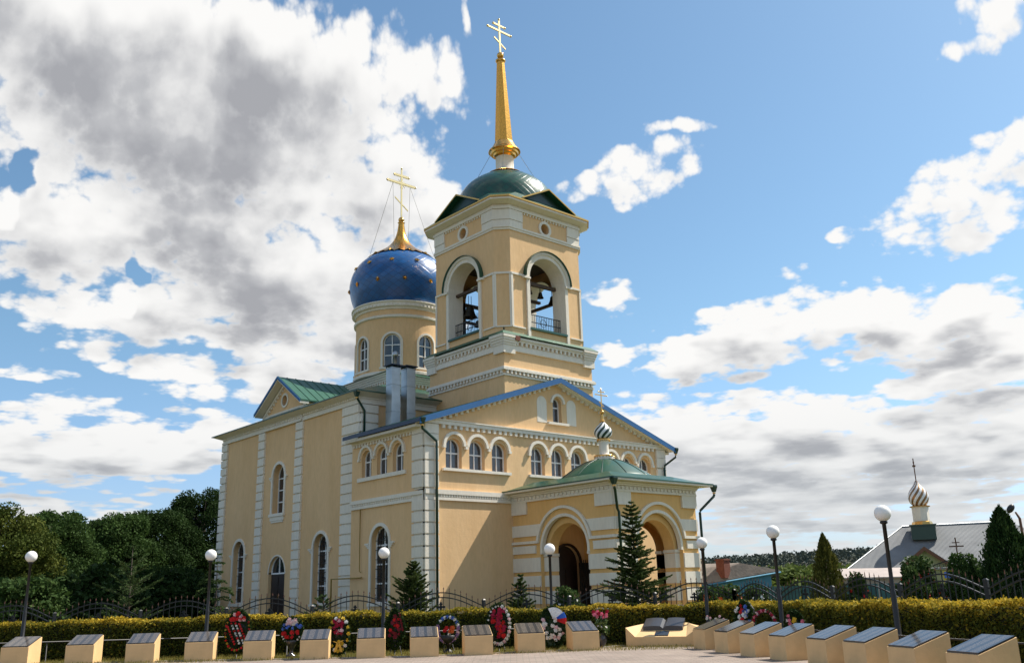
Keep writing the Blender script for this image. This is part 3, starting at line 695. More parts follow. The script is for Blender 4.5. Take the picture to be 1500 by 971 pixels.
mb.wall(PD, -RD*PI/8, RD*(2*PI-PI/8), 15.4, 20.2, [arch(c, .60, 16.0, 17.65) for c in wins], .3, ends=False, step=.3)
part('drum_wall', mb, 'beige', ch)
for c in wins:
    w = window(PD, c, .60, 16.0, 17.65, .22, 'glass', (.36, .68))
    mb = MB(); mb.strip(PD, apath(c, .60, 17.65, 15.95), .14, 0, .07); mb.pbox(PD, c-.8, c+.8, 15.86, 15.995, -.1, .14)
    part('window_surround', mb, 'white', ch)
mb = MB()
mb.lathe([(RD, 19.35), (RD+.14, 19.4), (RD+.16, 19.55), (RD+.03, 19.58)], DX, DY, 64, sm=False); part('drum_string_course', mb, 'white', ch); mb = MB()
mb.lathe([(RD, 19.95), (RD+.08, 19.97), (RD+.1, 20.1), (RD+.24, 20.14), (RD+.26, 20.38), (RD+.34, 20.42), (RD+.34, 20.5), (2.9, 20.55)], DX, DY, 64, sm=False)
for k in range(72):
    c = 2*PI*RD*k/72; mb.pbox(PD, c-.07, c+.07, 20.14, 20.3, .2, .30)
part('drum_cornice', mb, 'white', ch)
mb = MB(); mb.lathe([(RD, 15.42), (RD+.16, 15.5), (RD+.16, 15.68), (RD+.02, 15.74)], DX, DY, 64, sm=False)
part('drum_base_ring', mb, 'white', ch)
prof = [(3.05, 20.5), (3.22, 20.75), (3.36, 21.1), (3.48, 21.5), (3.57, 21.95), (3.60, 22.3), (3.55, 22.7), (3.42, 23.15), (3.20, 23.58), (2.90, 23.98), (2.55, 24.28), (2.15, 24.52), (1.8, 24.7)]
def smooth(p, k=3):
    o = []
    for i in range(len(p)-1):
        a = p[max(i-1, 0)]; b = p[i]; c = p[i+1]; d = p[min(i+2, len(p)-1)]
        for j in range(k):
            t = j/k; o.append(tuple(.5*(2*b[q]+(c[q]-a[q])*t+(2*a[q]-5*b[q]+4*c[q]-d[q])*t*t+(3*b[q]-a[q]-3*c[q]+d[q])*t**3) for q in (0, 1)))
    return o+[p[-1]]
mb = MB(); mb.lathe(smooth([(r, z-22.3) for r, z in prof]), 0, 0, 96)
dome = part('dome', mb, 'bluedome', ch, (DX, DY, 22.3))
def star(r, thick=.05, n=8):
    m = MB(); c = (0, -thick*2.2, 0); ring = []
    for i in range(2*n):
        rr = r if i % 2 == 0 else r*.48; a = PI*i/n; ring.append((rr*math.cos(a), 0, rr*math.sin(a)))
    for i in range(2*n): m.poly([c, ring[i], ring[(i+1) % (2*n)]]); m.poly([(0, .04, 0), ring[i], ring[(i+1) % (2*n)]])
    return m
sm_ = star(.20); star0 = None
for ri, (zz, rr, sl_, off, nn) in enumerate(((22.0, 3.6, -.12, 0, 12), (23.45, 3.3, .75, .5, 12), (24.62, 2.15, 1.05, 0, 10))):
    for k in range(nn):
        a = 2*PI*(k+off)/nn
        if star0 is None: star0 = part('star', sm_, 'goldsm', dome); s = star0
        else: s = star0.copy(); COL.objects.link(s)
        s.location = (rr*math.cos(a), rr*math.sin(a), zz-22.3)
        s.rotation_euler = (-sl_, 0, a+PI/2)
# gold flare, ball and cross
mb = MB()
gp = smooth([(2.2, 24.62), (1.95, 24.78), (1.55, 25.03), (1.18, 25.28), (.87, 25.56), (.63, 25.86), (.45, 26.2), (.32, 26.6), (.25, 27.0), (.2, 27.4)], 2)
mb.lathe(gp, DX, DY, 28, sm=False)
for k in range(24):         # scalloped lower edge of the gilding
    a = 2*PI*k/24; ca, sa = math.cos(a), math.sin(a)
    for da in (-.13, .13): pass
    mb.poly([(DX+2.2*math.cos(a-.13), DY+2.2*math.sin(a-.13), 24.63), (DX+2.2*math.cos(a+.13), DY+2.2*math.sin(a+.13), 24.63), (DX+2.55*ca, DY+2.55*sa, 24.36)])
part('gilded_flare', mb, 'gold', ch)
mb = MB(); mb.ball((DX, DY, 27.63), .22, 10); mb.lathe([(.2, 27.35), (.27, 27.4), (.2, 27.46)], DX, DY, 20); part('finial_ball', mb, 'goldsm', ch)
def cross(mb, x, y, z0, z1, w1, zt, zm, zs_, t, lean=0.0, slant=.36, sc=.55, s3=.42):
    """three-bar cross facing the front; z0..z1 post, bars at zt, zm and slanted at zs_"""
    L = lambda z: x+lean*(z-z0)
    mb.hexa([(L(z0)-t, y-t*.6, z0), (L(z0)+t, y-t*.6, z0), (L(z0)+t, y+t*.6, z0), (L(z0)-t, y+t*.6, z0), (L(z1)-t, y-t*.6, z1), (L(z1)+t, y-t*.6, z1), (L(z1)+t, y+t*.6, z1), (L(z1)-t, y+t*.6, z1)])
    for z, w in ((zm, w1), (zt, w1*sc)):
        mb.box(L(z)-w, L(z)+w, y-t*.7, y+t*.7, z-t, z+t)
        for s in (-1, 1): mb.ball((L(z)+s*w, y, z), t*1.5, 4)
    w = w1*s3; h = w*slant*2
    mb.slab(front(y+t*.5), [(L(zs_)-w, zs_+h-t), (L(zs_)+w, zs_-h-t), (L(zs_)+w, zs_-h+t), (L(zs_)-w, zs_+h+t)], -.0, t)
    mb.ball((L(z1), y, z1), t*1.5, 4)
mb = MB(); cross(mb, DX, DY, 27.8, 31.7, 1.25, 31.1, 30.5, 28.9, .052, sc=.52, s3=.46, slant=.36)
for k in range(12):
    a = PI/6*k+.26; mb.slab(front(DY), [(DX+.1*math.cos(a-.3), 30.5+.1*math.sin(a-.3)), (DX+.1*math.cos(a+.3), 30.5+.1*math.sin(a+.3)), (DX+.42*math.cos(a), 30.5+.42*math.sin(a))], -.02, .02)
# filigree edging either side of each bar
for z, w in ((30.5, 1.25), (31.1, .65)):
    for s in (-1, 1):
        n = int(w*2/.13)
        for i in range(n): mb.box(DX-w+.13*i+.03, DX-w+.13*i+.09, DY-.03, DY+.03, z+s*.085-.03, z+s*.085+.03)
dc = part('dome_cross', mb, 'palegold', ch)
mb = MB()
for sx, sy in ((-1, -1), (1, -1), (-1, 1), (1, 1)):
    mb.tube([(DX+sx*.75, DY, 30.42), (DX+sx*1.75, DY+sy*1.75, 24.32)], .012, 4)
part('guy_wire', mb, 'steel', dc)

# ---- bell tower
TX0, TX1, TY0, TY1 = 5.58, 12.38, .34, 7.14
TCX, TCY = 8.98, 3.74
mb = MB()
mb.box(TX0, TX1, TY0, TY1, 9.3, 15.2)
part('tower_base', mb, 'beige', ch)
TS = [(front(TY0), TX0, TX1), (back(TY1), TX0, TX1), (side(TX0), TY0, TY1), (right(TX1), TY0, TY1)]
mb = MB()
def ringbox(mb, e, z0, z1, x0=TX0, x1=TX1, y0=TY0, y1=TY1): mb.box(x0-e, x1+e, y0-e, y1+e, z0, z1)
ringbox(mb, .07, 12.80, 12.90); ringbox(mb, .16, 13.10, 13.24); ringbox(mb, .10, 13.243, 13.30)
for P, a, b in TS: dentils(mb, P, a, b, 12.92, 13.10, 0, .13, .13, .29)
part('lower_tower_cornice', mb, 'white', ch)
mb = MB()
ringbox(mb, .10, 14.22, 14.36); ringbox(mb, .06, 14.363, 14.56); ringbox(mb, .14, 14.75, 14.86); ringbox(mb, .22, 14.863, 15.0)
for P, a, b in TS:
    dentils(mb, P, a+.75, b-.75, 14.56, 14.75, 0, .13, .15, .32)
    for u0, u1 in ((a-.13, a+.72), (b-.72, b+.13)):
        mb.pbox(P, u0, u1, 14.05, 14.5, 0, .14); mb.pbox(P, u0-.03, u1+.03, 14.503, 14.62, 0, .18); mb.pbox(P, u0-.06, u1+.06, 14.623, 14.76, 0, .23); mb.pbox(P, u0-.10, u1+.10, 14.763, 14.9, 0, .28); mb.pbox(P, u0-.14, u1+.14, 14.903, 15.06, 0, .33)
part('upper_tower_cornice', mb, 'white', ch)
mb = MB(); mb.pbox(TS[0][0], TS[0][1]+.60, TS[0][1]+.93, 14.78, 15.03, .0, .342)
part('exposed_brick', mb, 'brick', ch)
mb = MB()
def clipsq(e, c):   # chamfered square ring around the tower
    x0, x1, y0, y1 = TX0-e, TX1+e, TY0-e, TY1+e
    return [(x0+c, y0), (x1-c, y0), (x1, y0+c), (x1, y1-c), (x1-c, y1), (x0+c, y1), (x0, y1-c), (x0, y0+c)]
def chring(mb, e, c, z0, z1, e1=None, c1=None, mi=0):
    A = clipsq(e, c); B = clipsq(e if e1 is None else e1, c if c1 is None else c1); n = 8
    mb.mesh_add([(x, y, z0) for x, y in A]+[(x, y, z1) for x, y in B], [tuple(range(7, -1, -1)), tuple(range(8, 16))]+[(i, (i+1) % 8, 8+(i+1) % 8, 8+i) for i in range(8)], mi)
frus(mb, TX0-.34, TX1+.34, TY0-.34, TY1+.34, 15.06, TX0-.02, TX1+.02, TY0-.02, TY1+.02, 15.32)
part('cornice_flashing', mb, 'ltgreen', ch)
# belfry walls: four pierced faces and four chamfered corners
CH = .66; BZ0, BZ1 = 15.2, 22.9; OH = 1.42; OZ = 15.78; OS = 18.75
mb = MB()
for P, a, b in TS:
    mb.wall(P, a+CH, b-CH, BZ0, BZ1, [arch((a+b)/2, OH, OZ, OS, 20), circ((a+b)/2, 22.03, .33)], 1.0)
q = clipsq(0, CH)
for i in (1, 3, 5, 7):
    (xa, ya), (xb, yb) = q[i], q[(i+1) % 8]
    mx_, my_ = (xa+xb)/2, (ya+yb)/2; k = .55
    xi, yi = mx_+(TCX-mx_)*.28, my_+(TCY-my_)*.28
    mb.mesh_add([(xa, ya, BZ0), (xb, yb, BZ0), (xi, yi, BZ0), (xa, ya, BZ1), (xb, yb, BZ1), (xi, yi, BZ1)], [(0, 1, 4, 3), (1, 2, 5, 4), (2, 0, 3, 5)])
part('belfry_wall', mb, 'beige', ch)
mb = MB(); mb.box(TX0+.3, TX1-.3, TY0+.3, TY1-.3, 15.3, 15.7); part('belfry_floor', mb, 'dark', ch)
mb = MB(); mb.box(TX0+1.0, TX1-1.0, TY0+1.0, TY1-1.0, 20.6, 20.8)
part('belfry_ceiling', mb, 'dark', ch)
mb = MB()
for P, a, b in TS:
    mb.poly([P(u, z, -.5) for u, z in cpath((a+b)/2, 22.03, .34)])
part('oculus_pane', mb, 'dark', ch)
mb = MB()
for P, a, b in TS:
    c = (a+b)/2; gm = MB(); gs = MB()
    mb.strip(P, apath(c, OH, OS, 15.1), .20, 0, .10); mb.strip(P, apath(c, OH+.20, OS), .16, 0, .17)
    for s in (-1, 1): mb.pbox(P, c+s*(OH+.22)-.24, c+s*(OH+.22)+.24, OS-.12, OS, 0, .2)
    # white lining of the opening
    mb.strip(P, apath(c, OH-.03, OS, OZ), .03, -.99, .10)
    gm.strip(P, apath(c, OH+.365, OS), .018, 0, .30)
    gs.pbox(P, c-OH-.02, c+OH+.02, OZ-.10, OZ+.02, -.3, .13); part('drip_hood', gm, 'green', ch); part('opening_sill', gs, 'green', ch)
    # panels between the openings
    for u0, u1 in ((a+CH+.0, c-OH-.36), (c+OH+.36, b-CH)):
        mb.pbox(P, u0, u1, 18.72, 18.84, 0, .07); mb.pbox(P, u0, u1, 15.62, 15.70, 0, .07)
    for u in (a+CH-.02, b-CH-.12): mb.pbox(P, u, u+.14, 15.703, 18.717, 0, .05)
    mb.strip(P, cpath(c, 22.03, .33), .16, 0, .07, closed=True)
chring(mb, .06, CH, 21.38, 21.50); chring(mb, .10, CH, 21.503, 21.62)
for i in (1, 3, 5, 7):      # chamfer panel lines
    (xa, ya), (xb, yb) = q[i], q[(i+1) % 8]
    d = Vector((xb-xa, yb-ya, 0)).normalized(); nrm_ = Vector((d.y, -d.x, 0)); Lc = math.hypot(xb-xa, yb-ya)
    PC = lambda u, z, dd, xa=xa, ya=ya, d=d, nrm_=nrm_: (xa+d.x*u+nrm_.x*dd, ya+d.y*u+nrm_.y*dd, z)
    mb.pbox(PC, 0, Lc, 18.72, 18.84, -.02, .07); mb.pbox(PC, 0, Lc, 15.62, 15.70, -.02, .07)
    mb.pbox(PC, .0, .1, 15.703, 18.717, -.02, .05); mb.pbox(PC, Lc-.1, Lc, 15.703, 18.717, -.02, .05)
part('belfry_moulding', mb, 'white', ch)
mb = MB()   # white corner blocks and frieze under the eave
for i in (1, 3, 5, 7):
    (xa, ya), (xb, yb) = q[i], q[(i+1) % 8]
    p0, p1 = q[i-1], q[(i+2) % 8]
    def lerp(a, b, dist):
        v = Vector((b[0]-a[0], b[1]-a[1])); l = v.length; return (a[0]+v.x/l*dist, a[1]+v.y/l*dist)
    pts = [lerp((xa, ya), p0, .95), (xa, ya), (xb, yb), lerp((xb, yb), p1, .95)]
    for e, z0, z1 in ((.07, 21.63, 21.98), (.10, 22.0, 22.62)):
        off = []
        for j, pp in enumerate(pts):
            ns = []
            for a, b in ((j-1, j), (j, j+1)):
                if 0 <= a and b < 4:
                    v = Vector((pts[b][0]-pts[a][0], pts[b][1]-pts[a][1])).normalized(); ns.append(Vector((v.y, -v.x)))
            n = ns[0] if len(ns) == 1 else (ns[0]+ns[1])/max(.2, 1+ns[0].dot(ns[1]))
            off.append((pp[0]+n.x*e, pp[1]+n.y*e))
        for j in range(3):
            A, B, Cc, D_ = pts[j], pts[j+1], off[j+1], off[j]
            mb.hexa([(A[0], A[1], z0), (D_[0], D_[1], z0), (Cc[0], Cc[1], z0), (B[0], B[1], z0), (A[0], A[1], z1), (D_[0], D_[1], z1), (Cc[0], Cc[1], z1), (B[0], B[1], z1)])
chring(mb, .12, CH, 22.64, 22.78); chring(mb, .06, CH, 22.783, 22.9); chring(mb, .14, CH, 22.903, 23.02, .5, CH+.1); 
for P, a, b in TS: dentils(mb, P, a+CH+1.0, b-CH-1.0, 22.52, 22.64, 0, .08, .09, .22)
chring(mb, .52, CH+.1, 23.023, 23.14)
part('belfry_cornice', mb, 'white', ch)
mb = MB(); chring(mb, .575, CH+.1, 23.145, 23.24); part('gilt_eave_line', mb, 'goldsm', ch)
mb = MB(); chring(mb, .54, CH+.1, 23.245, 24.05, -.35, CH+.5)
troof = part('tower_roof', mb, 'green', ch)
for i, (P, a, b) in enumerate(TS):       # triangular gablets over each face
    c = (a+b)/2; mb = MB(); g2 = MB(); w = MB()
    zt = lambda u: 24.42-.50*abs(u-c)
    for s in (-1, 1):
        u1 = c+s*2.15; d1, d0 = .50, -2.0
        mb.mesh_add([P(c, 24.42, d1), P(u1, zt(u1), d1), P(u1, zt(u1), d0), P(c, 24.42, d0), P(c, 24.34, d1), P(u1, zt(u1)-.08, d1), P(u1, zt(u1)-.08, d0), P(c, 24.34, d0)], [(0, 1, 2, 3), (4, 7, 6, 5), (0, 4, 5, 1), (1, 5, 6, 2), (2, 6, 7, 3)])
        g2.slab(P, [(c, 24.36), (u1, zt(u1)-.06), (u1, zt(u1)+.03), (c, 24.45)], .505, .54)
    part('gablet_roof', mb, 'green', ch); part('gilt_edge', g2, 'goldsm', ch)
    w.poly([P(c-1.9, 23.45, .15), P(c+1.9, 23.45, .15), P(c, 24.36, .15)]); part('gablet_face', w, 'dkgreen', ch)
# green dome, collar, spire
SX, SY = 8.88, 3.62
mb = MB(); mb.lathe(smooth([(3.16, -.95), (3.12, -.55), (2.98, 0), (2.72, .48), (2.42, .84), (2.0, 1.17), (1.55, 1.42), (1.05, 1.60), (.6, 1.69)], 3), 0, 0, 72)
part('tower_dome', mb, 'greendome', ch, (SX, SY, 24.95))
mb = MB()
for k in range(20):
    a = 2*PI*k/20; b_ = 2*PI*(k+1)/20; m_ = (a+b_)/2
    Q = lambda r, z, t: (SX+r*math.cos(t), SY+r*math.sin(t), z)
    mb.poly([Q(.62, 26.80, a), Q(.62, 26.80, b_), Q(1.13, 26.66, b_), Q(1.13, 26.66, a)]); mb.poly([Q(1.13, 26.66, a), Q(1.13, 26.66, b_), Q(1.5, 26.46, m_)])
    mb.tube([Q(1.13, 26.68, a), Q(1.13, 26.68, b_)], .03, 4)
part('gilt_lace', mb, 'gold', ch)
mb = MB(); mb.lathe([(.62, 26.6), (.62, 26.82), (.575, 26.86), (.57, 27.95), (.7, 28.0)], SX, SY, 40); part('spire_drum', mb, 'white', ch)
mb = MB(); mb.lathe([(.58, 27.9), (.7, 27.98), (.74, 28.1), (.86, 28.13), (.9, 28.25), (1.02, 28.3), (1.0, 28.38), (.86, 28.5), (.72, 28.75), (.62, 28.95), (.56, 29.0)], SX, SY, 36, sm=False)
part('gilt_collar', mb, 'goldsm', ch)
mb = MB()
ln = -.018
for i in range(20):
    z0, z1 = 28.98+i*.288, 28.98+(i+1)*.288
    r0, r1 = .60-.0168*i, .60-.0168*(i+1)
    for k in range(8):
        a, b_ = PI/4*k+PI/8, PI/4*(k+1)+PI/8
        mb.poly([(SX+ln*(z0-28)+r0*math.cos(a), SY+r0*math.sin(a), z0), (SX+ln*(z0-28)+r0*math.cos(b_), SY+r0*math.sin(b_), z0), (SX+ln*(z1-28)+r1*math.cos(b_), SY+r1*math.sin(b_), z1), (SX+ln*(z1-28)+r1*math.cos(a), SY+r1*math.sin(a), z1)])
part('spire', mb, 'gold', ch)
mb = MB(); mb.lathe([(.27, 34.72), (.33, 34.78), (.33, 34.86), (.14, 34.92), (.1, 35.0)], SX-.125, SY, 20); mb.ball((SX-.13, SY, 35.22), .23, 10); part('spire_ball', mb, 'goldsm', ch)
mb = MB(); cross(mb, SX-.135, SY, 35.4, 37.9, 1.0, 37.45, 37.05, 36.15, .055, lean=-.02, sc=.5, s3=.48, slant=.28)
tcx = part('spire_cross', mb, 'palegold', ch)
mb = MB()
for sx, sy in ((-1, -1), (1, -1), (-1, 1), (1, 1)): mb.tube([(SX+sx*.62, SY+sy*.62, 28.2), (SX+sx*1.45, SY+sy*1.45, 26.1)], .012, 4)
part('guy_wire', mb, 'steel', tcx)
# belfry railings
for P, a, b in TS:
    c = (a+b)/2; mb = MB()
    for z in (15.86, 16.28, 16.72): mb.pbox(P, c-OH+.05, c+OH-.05, z, z+.04, -.42, -.38)
    n = 20
    for i in range(n+1):
        u = c-OH+.08+(2*OH-.16)*i/n; mb.pbox(P, u-.011, u+.011, 15.8, 16.72, -.41, -.39)
    mb.strip(P, cpath(c, 16.35, .22, 14), .02, -.41, -.39, closed=True)
    part('railing', mb, 'black', ch)
mb = MB()
for y, z in ((TY0+.75, 18.75), (TY1-.55, 18.75)): mb.box(TX0+.5, TX1-.5, y-.09, y+.09, z-.1, z+.1)
for x in (TX0+.55, TX1-.55): mb.box(x-.09, x+.09, TY0+.5, TY1-.5, 18.5, 18.66)
mb.box(TX0+.8, TX1-.8, TCY-.1, TCY+.1, 18.75, 18.9); mb.box(TX0+.8, TX1-.8, TCY+1.5, TCY+1.66, 17.1, 17.25)
part('bell_beam', mb, 'wood', ch)
# ---- downpipes, ducts, gas pipe
def downpipe(pts, funnel, mat='dkgreen', r=.065):
    mb = MB(); mb.tube(pts, r, 8)
    x, y, z = funnel
    mb.box(x-.13, x+.13, y-.13, y+.13, z-.02, z+.05)
    frus(mb, x-.07, x+.07, y-.07, y+.07, z-.3, x-.14, x+.14, y-.14, y+.14, z-.02)
    o = part('downpipe', mb, mat, ch)
    m2 = MB(); m2.lathe([(.075, 0), (.085, .03), (.075, .06)], 0, 0, 12); part('copper_collar', m2, 'goldsm', o, (x, y, z-.38))
    return o
downpipe([(-.40, -.42, 9.5), (-.38, -.42, 9.25), (.62, -.2, 8.75), (.63, -.2, 8.6), (.63, -.2, .3)], (-.40, -.42, 9.75))
downpipe([(18.65, -.42, 9.5), (18.6, -.42, 9.2), (17.75, -.22, 8.65), (17.72, -.22, 8.5), (17.72, -.22, .3)], (18.65, -.42, 9.72))
downpipe([(.0, 6.2, 12.0), (.1, 6.25, 11.85), (.62, 6.40, 11.3), (.62, 6.40, 10.0)], (-.02, 6.2, 12.28))
for x0, z1 in ((1.45, 13.62), (2.45, 13.68)):
    mb = MB(); y0 = 5.0
    for k, (a, b) in enumerate(((10.0, 11.2), (11.2, 12.7), (12.7, z1))):
        mb.box(x0, x0+.57, y0, y0+.57, a, b-.02); mb.box(x0-.025, x0+.595, y0-.025, y0+.595, b-.04, b)
    d = part('ventilation_duct', mb, 'steel', ch)
    m2 = MB(); m2.box(x0-.12, x0+.69, y0-.12, y0+.69, z1+.12, z1+.16)
    for ax_ in (x0, x0+.53):
        for ay in (y0, y0+.53): m2.box(ax_, ax_+.04, ay, ay+.04, z1, z1+.12)
    part('duct_cap', m2, 'navy', d)
mb = MB(); mb.lathe([(.09, 13.7), (.09, 14.35), (.16, 14.38), (.16, 14.62), (.05, 14.68)], 2.0, 5.5, 16); part('flue', mb, 'steel', ch)
mb = MB(); mb.tube([(-.1, 5.5, 5.9), (-.1, 5.48, 2.75), (-.12, 5.3, 2.7)], .025, 6); mb.tube([(-.14, 5.2, 2.45), (-.14, 5.4, 2.45), (-.14, 8.2, 2.45), (-.14, 8.2, .3)], .045, 6); part('gas_pipe', mb, 'pipeyel', ch)

# ---- entrance porch
QX0, QX1, QY = 5.62, 11.60, -7.05
PPL, PPF, PPR = side(QX0), front(QY), right(QX1)
faces = [(PPL, QY, 0.0, -3.70), (PPF, QX0, QX1, 8.68), (PPR, QY, 0.0, -3.70)]
def shiftP(P, k): return lambda u, z, d: P(u, z, d+k)
mb = MB(); wt = MB(); ml = MB()
AH, AZ = 1.38, 3.32
for P, a, b, c in faces:
    mb.wall(P, a+.01, b-.01, 0, 6.2, [arch(c, 1.70, 0.0, 3.45, 22)], .28)
    mb.wall(shiftP(P, -.28), a+.28, b-(.28 if P is PPF else .01), 0, 6.2, [arch(c, AH, 0.0, AZ, 22)], .62)
    rings = [(0.02, .75), (.95, 1.55), (1.75, 2.28), (2.47, 3.15), (3.36, 3.74), (4.2, 4.76)]
    for z0, z1 in rings:
        wt.wall(shiftP(P, .07), a-.0, b, z0, z1, [arch(c, 1.99 if z0 > 3.3 else 1.70, 0.0, 3.55 if z0 > 3.3 else 3.45, 20)], .07)
        if z1 < 3.3:
            for s in (-1, 1):   # white bands on the inner order
                u0, u1 = sorted((c+s*AH, c+s*1.70)); wt.pbox(P, u0, u1, z0, z1, -.28, -.225)
                u = c+s*(AH-.012) if s > 0 else c-s*0-AH+.0
                wt.pbox(P, *(sorted((c+s*(AH-.025), c+s*AH))), z0, z1, -.9, -.225)
    for u0, u1 in ((a, a+1.12), (b-1.12, b)): wt.pbox(P, u0, u1, 5.30, 5.9, 0, .10)
    ix = 0 if P is PPF else 1
    for sd in (-1, 1):
        m3 = MB()
        for f_ in wt.f:
            pts = [wt.v[k] for k in f_]
            if (sum(p[ix] for p in pts)/len(pts)-c)*sd > 0: m3.poly(pts)
        part('porch_banding', m3, 'white', ch)
    wt = MB()
    # archivolts
    ml.strip(P, [(a+.0, 3.83), (c-1.9, 3.83)]+apath(c, 1.78, 3.62, None, 26, .12, PI-.12)[0:]+[(c+1.9, 3.83), (b, 3.83)], .13, 0, .13)
    ml.strip(P, apath(c, 1.56, 3.45, 3.3, 24), .14, -.2, .03)
    for s in (-1, 1): ml.pbox(P, *sorted((c+s*(AH-.06), c+s*1.72)), 3.18, 3.32, -.92, -.18)
    levels(ml, P, a-.02, b+.0, [(5.9, 6.0, .13), (6.003, 6.18, .10), (6.183, 6.26, .2), (6.263, 6.34, .3)])
    dentils(ml, P, a+.1, b-.05, 6.01, 6.14, .1, .16, .13, .27)
part('porch_wall', mb, 'beige2', ch); part('porch_moulding', ml, 'white', ch)
mb = MB(); mb.box(QX0+.3, QX1-.3, QY+.3, -.01, 5.6, 5.75); part('porch_ceiling', mb, 'beige2', ch)
mb = MB(); mb.box(QX0-.3, QX1+.3, QY-.5, 0, 0, .16); mb.box(QX0-.0, QX1+.0, QY-.2, 0, .163, .3); part('porch_floor', mb, 'stonebase', ch)
mb = MB(); e = .68
mb.box(QX0-e, QX1+e, QY-e, -.01, 6.36, 6.46)
part('porch_eave', mb, 'white', ch)
mb = MB(); frus(mb, QX0-e-.02, QX1+e+.02, QY-e-.02, -.005, 6.465, 6.0+.3, 11.2-.3, -6.2, -.9, 6.95); mb.box(QX0-e-.03, QX1+e+.03, QY-e-.03, -.004, 6.44, 6.5)
pr = part('porch_roof', mb, 'green', ch)
CXP, CYP = 8.86, -3.6
mb = MB(); pp = smooth([(2.5, -.1), (2.42, .06), (2.1, .3), (1.6, .62), (1.1, .87), (.7, 1.0), (.4, 1.06)], 3)
mb.lathe(pp, 0, 0, 64); pdm = part('porch_dome', mb, 'green', ch, (CXP, CYP, 6.92))
mb = MB()
for k in range(12):
    a = 2*PI*(k+.3)/12; mb.tube([(r*math.cos(a), r*math.sin(a), z+.01) for r, z in pp], .022, 4)
part('dome_rib', mb, 'dkgreen', pdm)
mb = MB(); mb.lathe([(.52, 7.92), (.52, 8.12), (.46, 8.16), (.44, 8.2), (.28, 8.24), (.25, 8.3), (.24, 8.9), (.32, 8.96), (.34, 9.03), (.2, 9.06)], CXP, CYP, 32, sm=False)
cup = part('cupola_drum', mb, 'white', ch)
mb = MB(); mb.lathe([(.53, 8.125), (.545, 8.16), (.50, 8.2)], CXP, CYP, 24); mb.lathe([(.35, 8.98), (.36, 9.03), (.3, 9.07)], CXP, CYP, 24)
for k in range(20):
    a = 2*PI*k/20; mb.ball((CXP+.52*math.cos(a), CYP+.52*math.sin(a), 8.1), .035, 3); mb.ball((CXP+.34*math.cos(a), CYP+.34*math.sin(a), 8.95), .03, 3)
part('gilt_trim', mb, 'goldsm', cup)
def onion(r, z0, h, n=48, seg=10, twist=.55):
    pr_ = smooth([(.62*r, 0), (.86*r, .13*h), (1.0*r, .34*h), (.93*r, .54*h), (.68*r, .74*h), (.38*r, .90*h), (.20*r, 1.04*h)], 4)
    m = MB(); b = 0
    for i, (rr, z) in enumerate(pr_):
        for k in range(n):
            a = 2*PI*k/n+twist*2.2*z/h; m.v.append((rr*math.cos(a), rr*math.sin(a), z0+z))
    for i in range(len(pr_)-1):
        for k in range(n):
            k2 = (k+1) % n; m.f.append((i*n+k, i*n+k2, (i+1)*n+k2, (i+1)*n+k)); m.mi.append(int(k//(n/(2*seg))) % 2); m.sm.append(True)
    return m
mb = onion(.47, 0, .86, seg=8, n=48, twist=.8); part('striped_onion', mb, ['uPVC', 'dkgreen'], cup, (CXP, CYP, 9.08))
mb = MB(); mb.lathe([(.14, 9.93), (.16, 9.97), (.09, 10.1), (.06, 10.35)], CXP, CYP, 8, sm=False); mb.ball((CXP, CYP, 10.46), .12, 8); cross(mb, CXP, CYP, 10.55, 11.68, .42, 11.55, 11.38, 10.9, .024, sc=.5, s3=.4); part('cupola_cross', mb, 'goldsm', cup)
downpipe([(QX0-.55, QY-.6, 6.0), (QX0-.5, QY-.6, 5.9), (QX0+.02, QY-.2, 5.1), (QX0+.12, QY-.2, 4.95), (QX0+.12, QY-.2, .3)], (QX0-.55, QY-.6, 6.42))
downpipe([(QX1+.9, QY-.55, 6.0), (QX1+.85, QY-.55, 5.9), (QX1+.12, QY-.2, 5.2), (QX1+.08, QY-.2, 5.1), (QX1+.08, QY-.2, .3)], (QX1+.9, QY-.55, 6.42))
# doors inside the porch
d = MB(); d.poly([PF(u, z, -.2) for u, z in apath(9.35, .95, 2.9, .3)])
for x in (8.5, 9.4):
    for z0, z1 in ((.5, 1.3), (1.5, 2.7)): d.pbox(PF, x, x+.75, z0, z1, -.2, -.16)
dd = part('entrance_door', d, 'doorwood', ch); h = MB(); h.pbox(PF, 9.28, 9.32, 1.3, 1.6, -.15, -.09); part('handle', h, 'goldsm', dd)
mb = MB(); mb.strip(PF, apath(9.35, .95, 2.9, .3), .12, 0, .1); part('door_surround', mb, 'doorwood', dd)
# iron gate leaf standing open in the arch
g = MB()
GX = lambda u, z, d_: (QX0+.75+d_, u, z)
g.pbox(front(-.35), 9.9, 11.0, .32, 2.95, 0, .03)
for i in range(8): g.pbox(front(-.35), 9.92+i*.14, 9.95+i*.14, .32, 3.1, .03, .06)
part('inner_gate', g, 'black', ch)

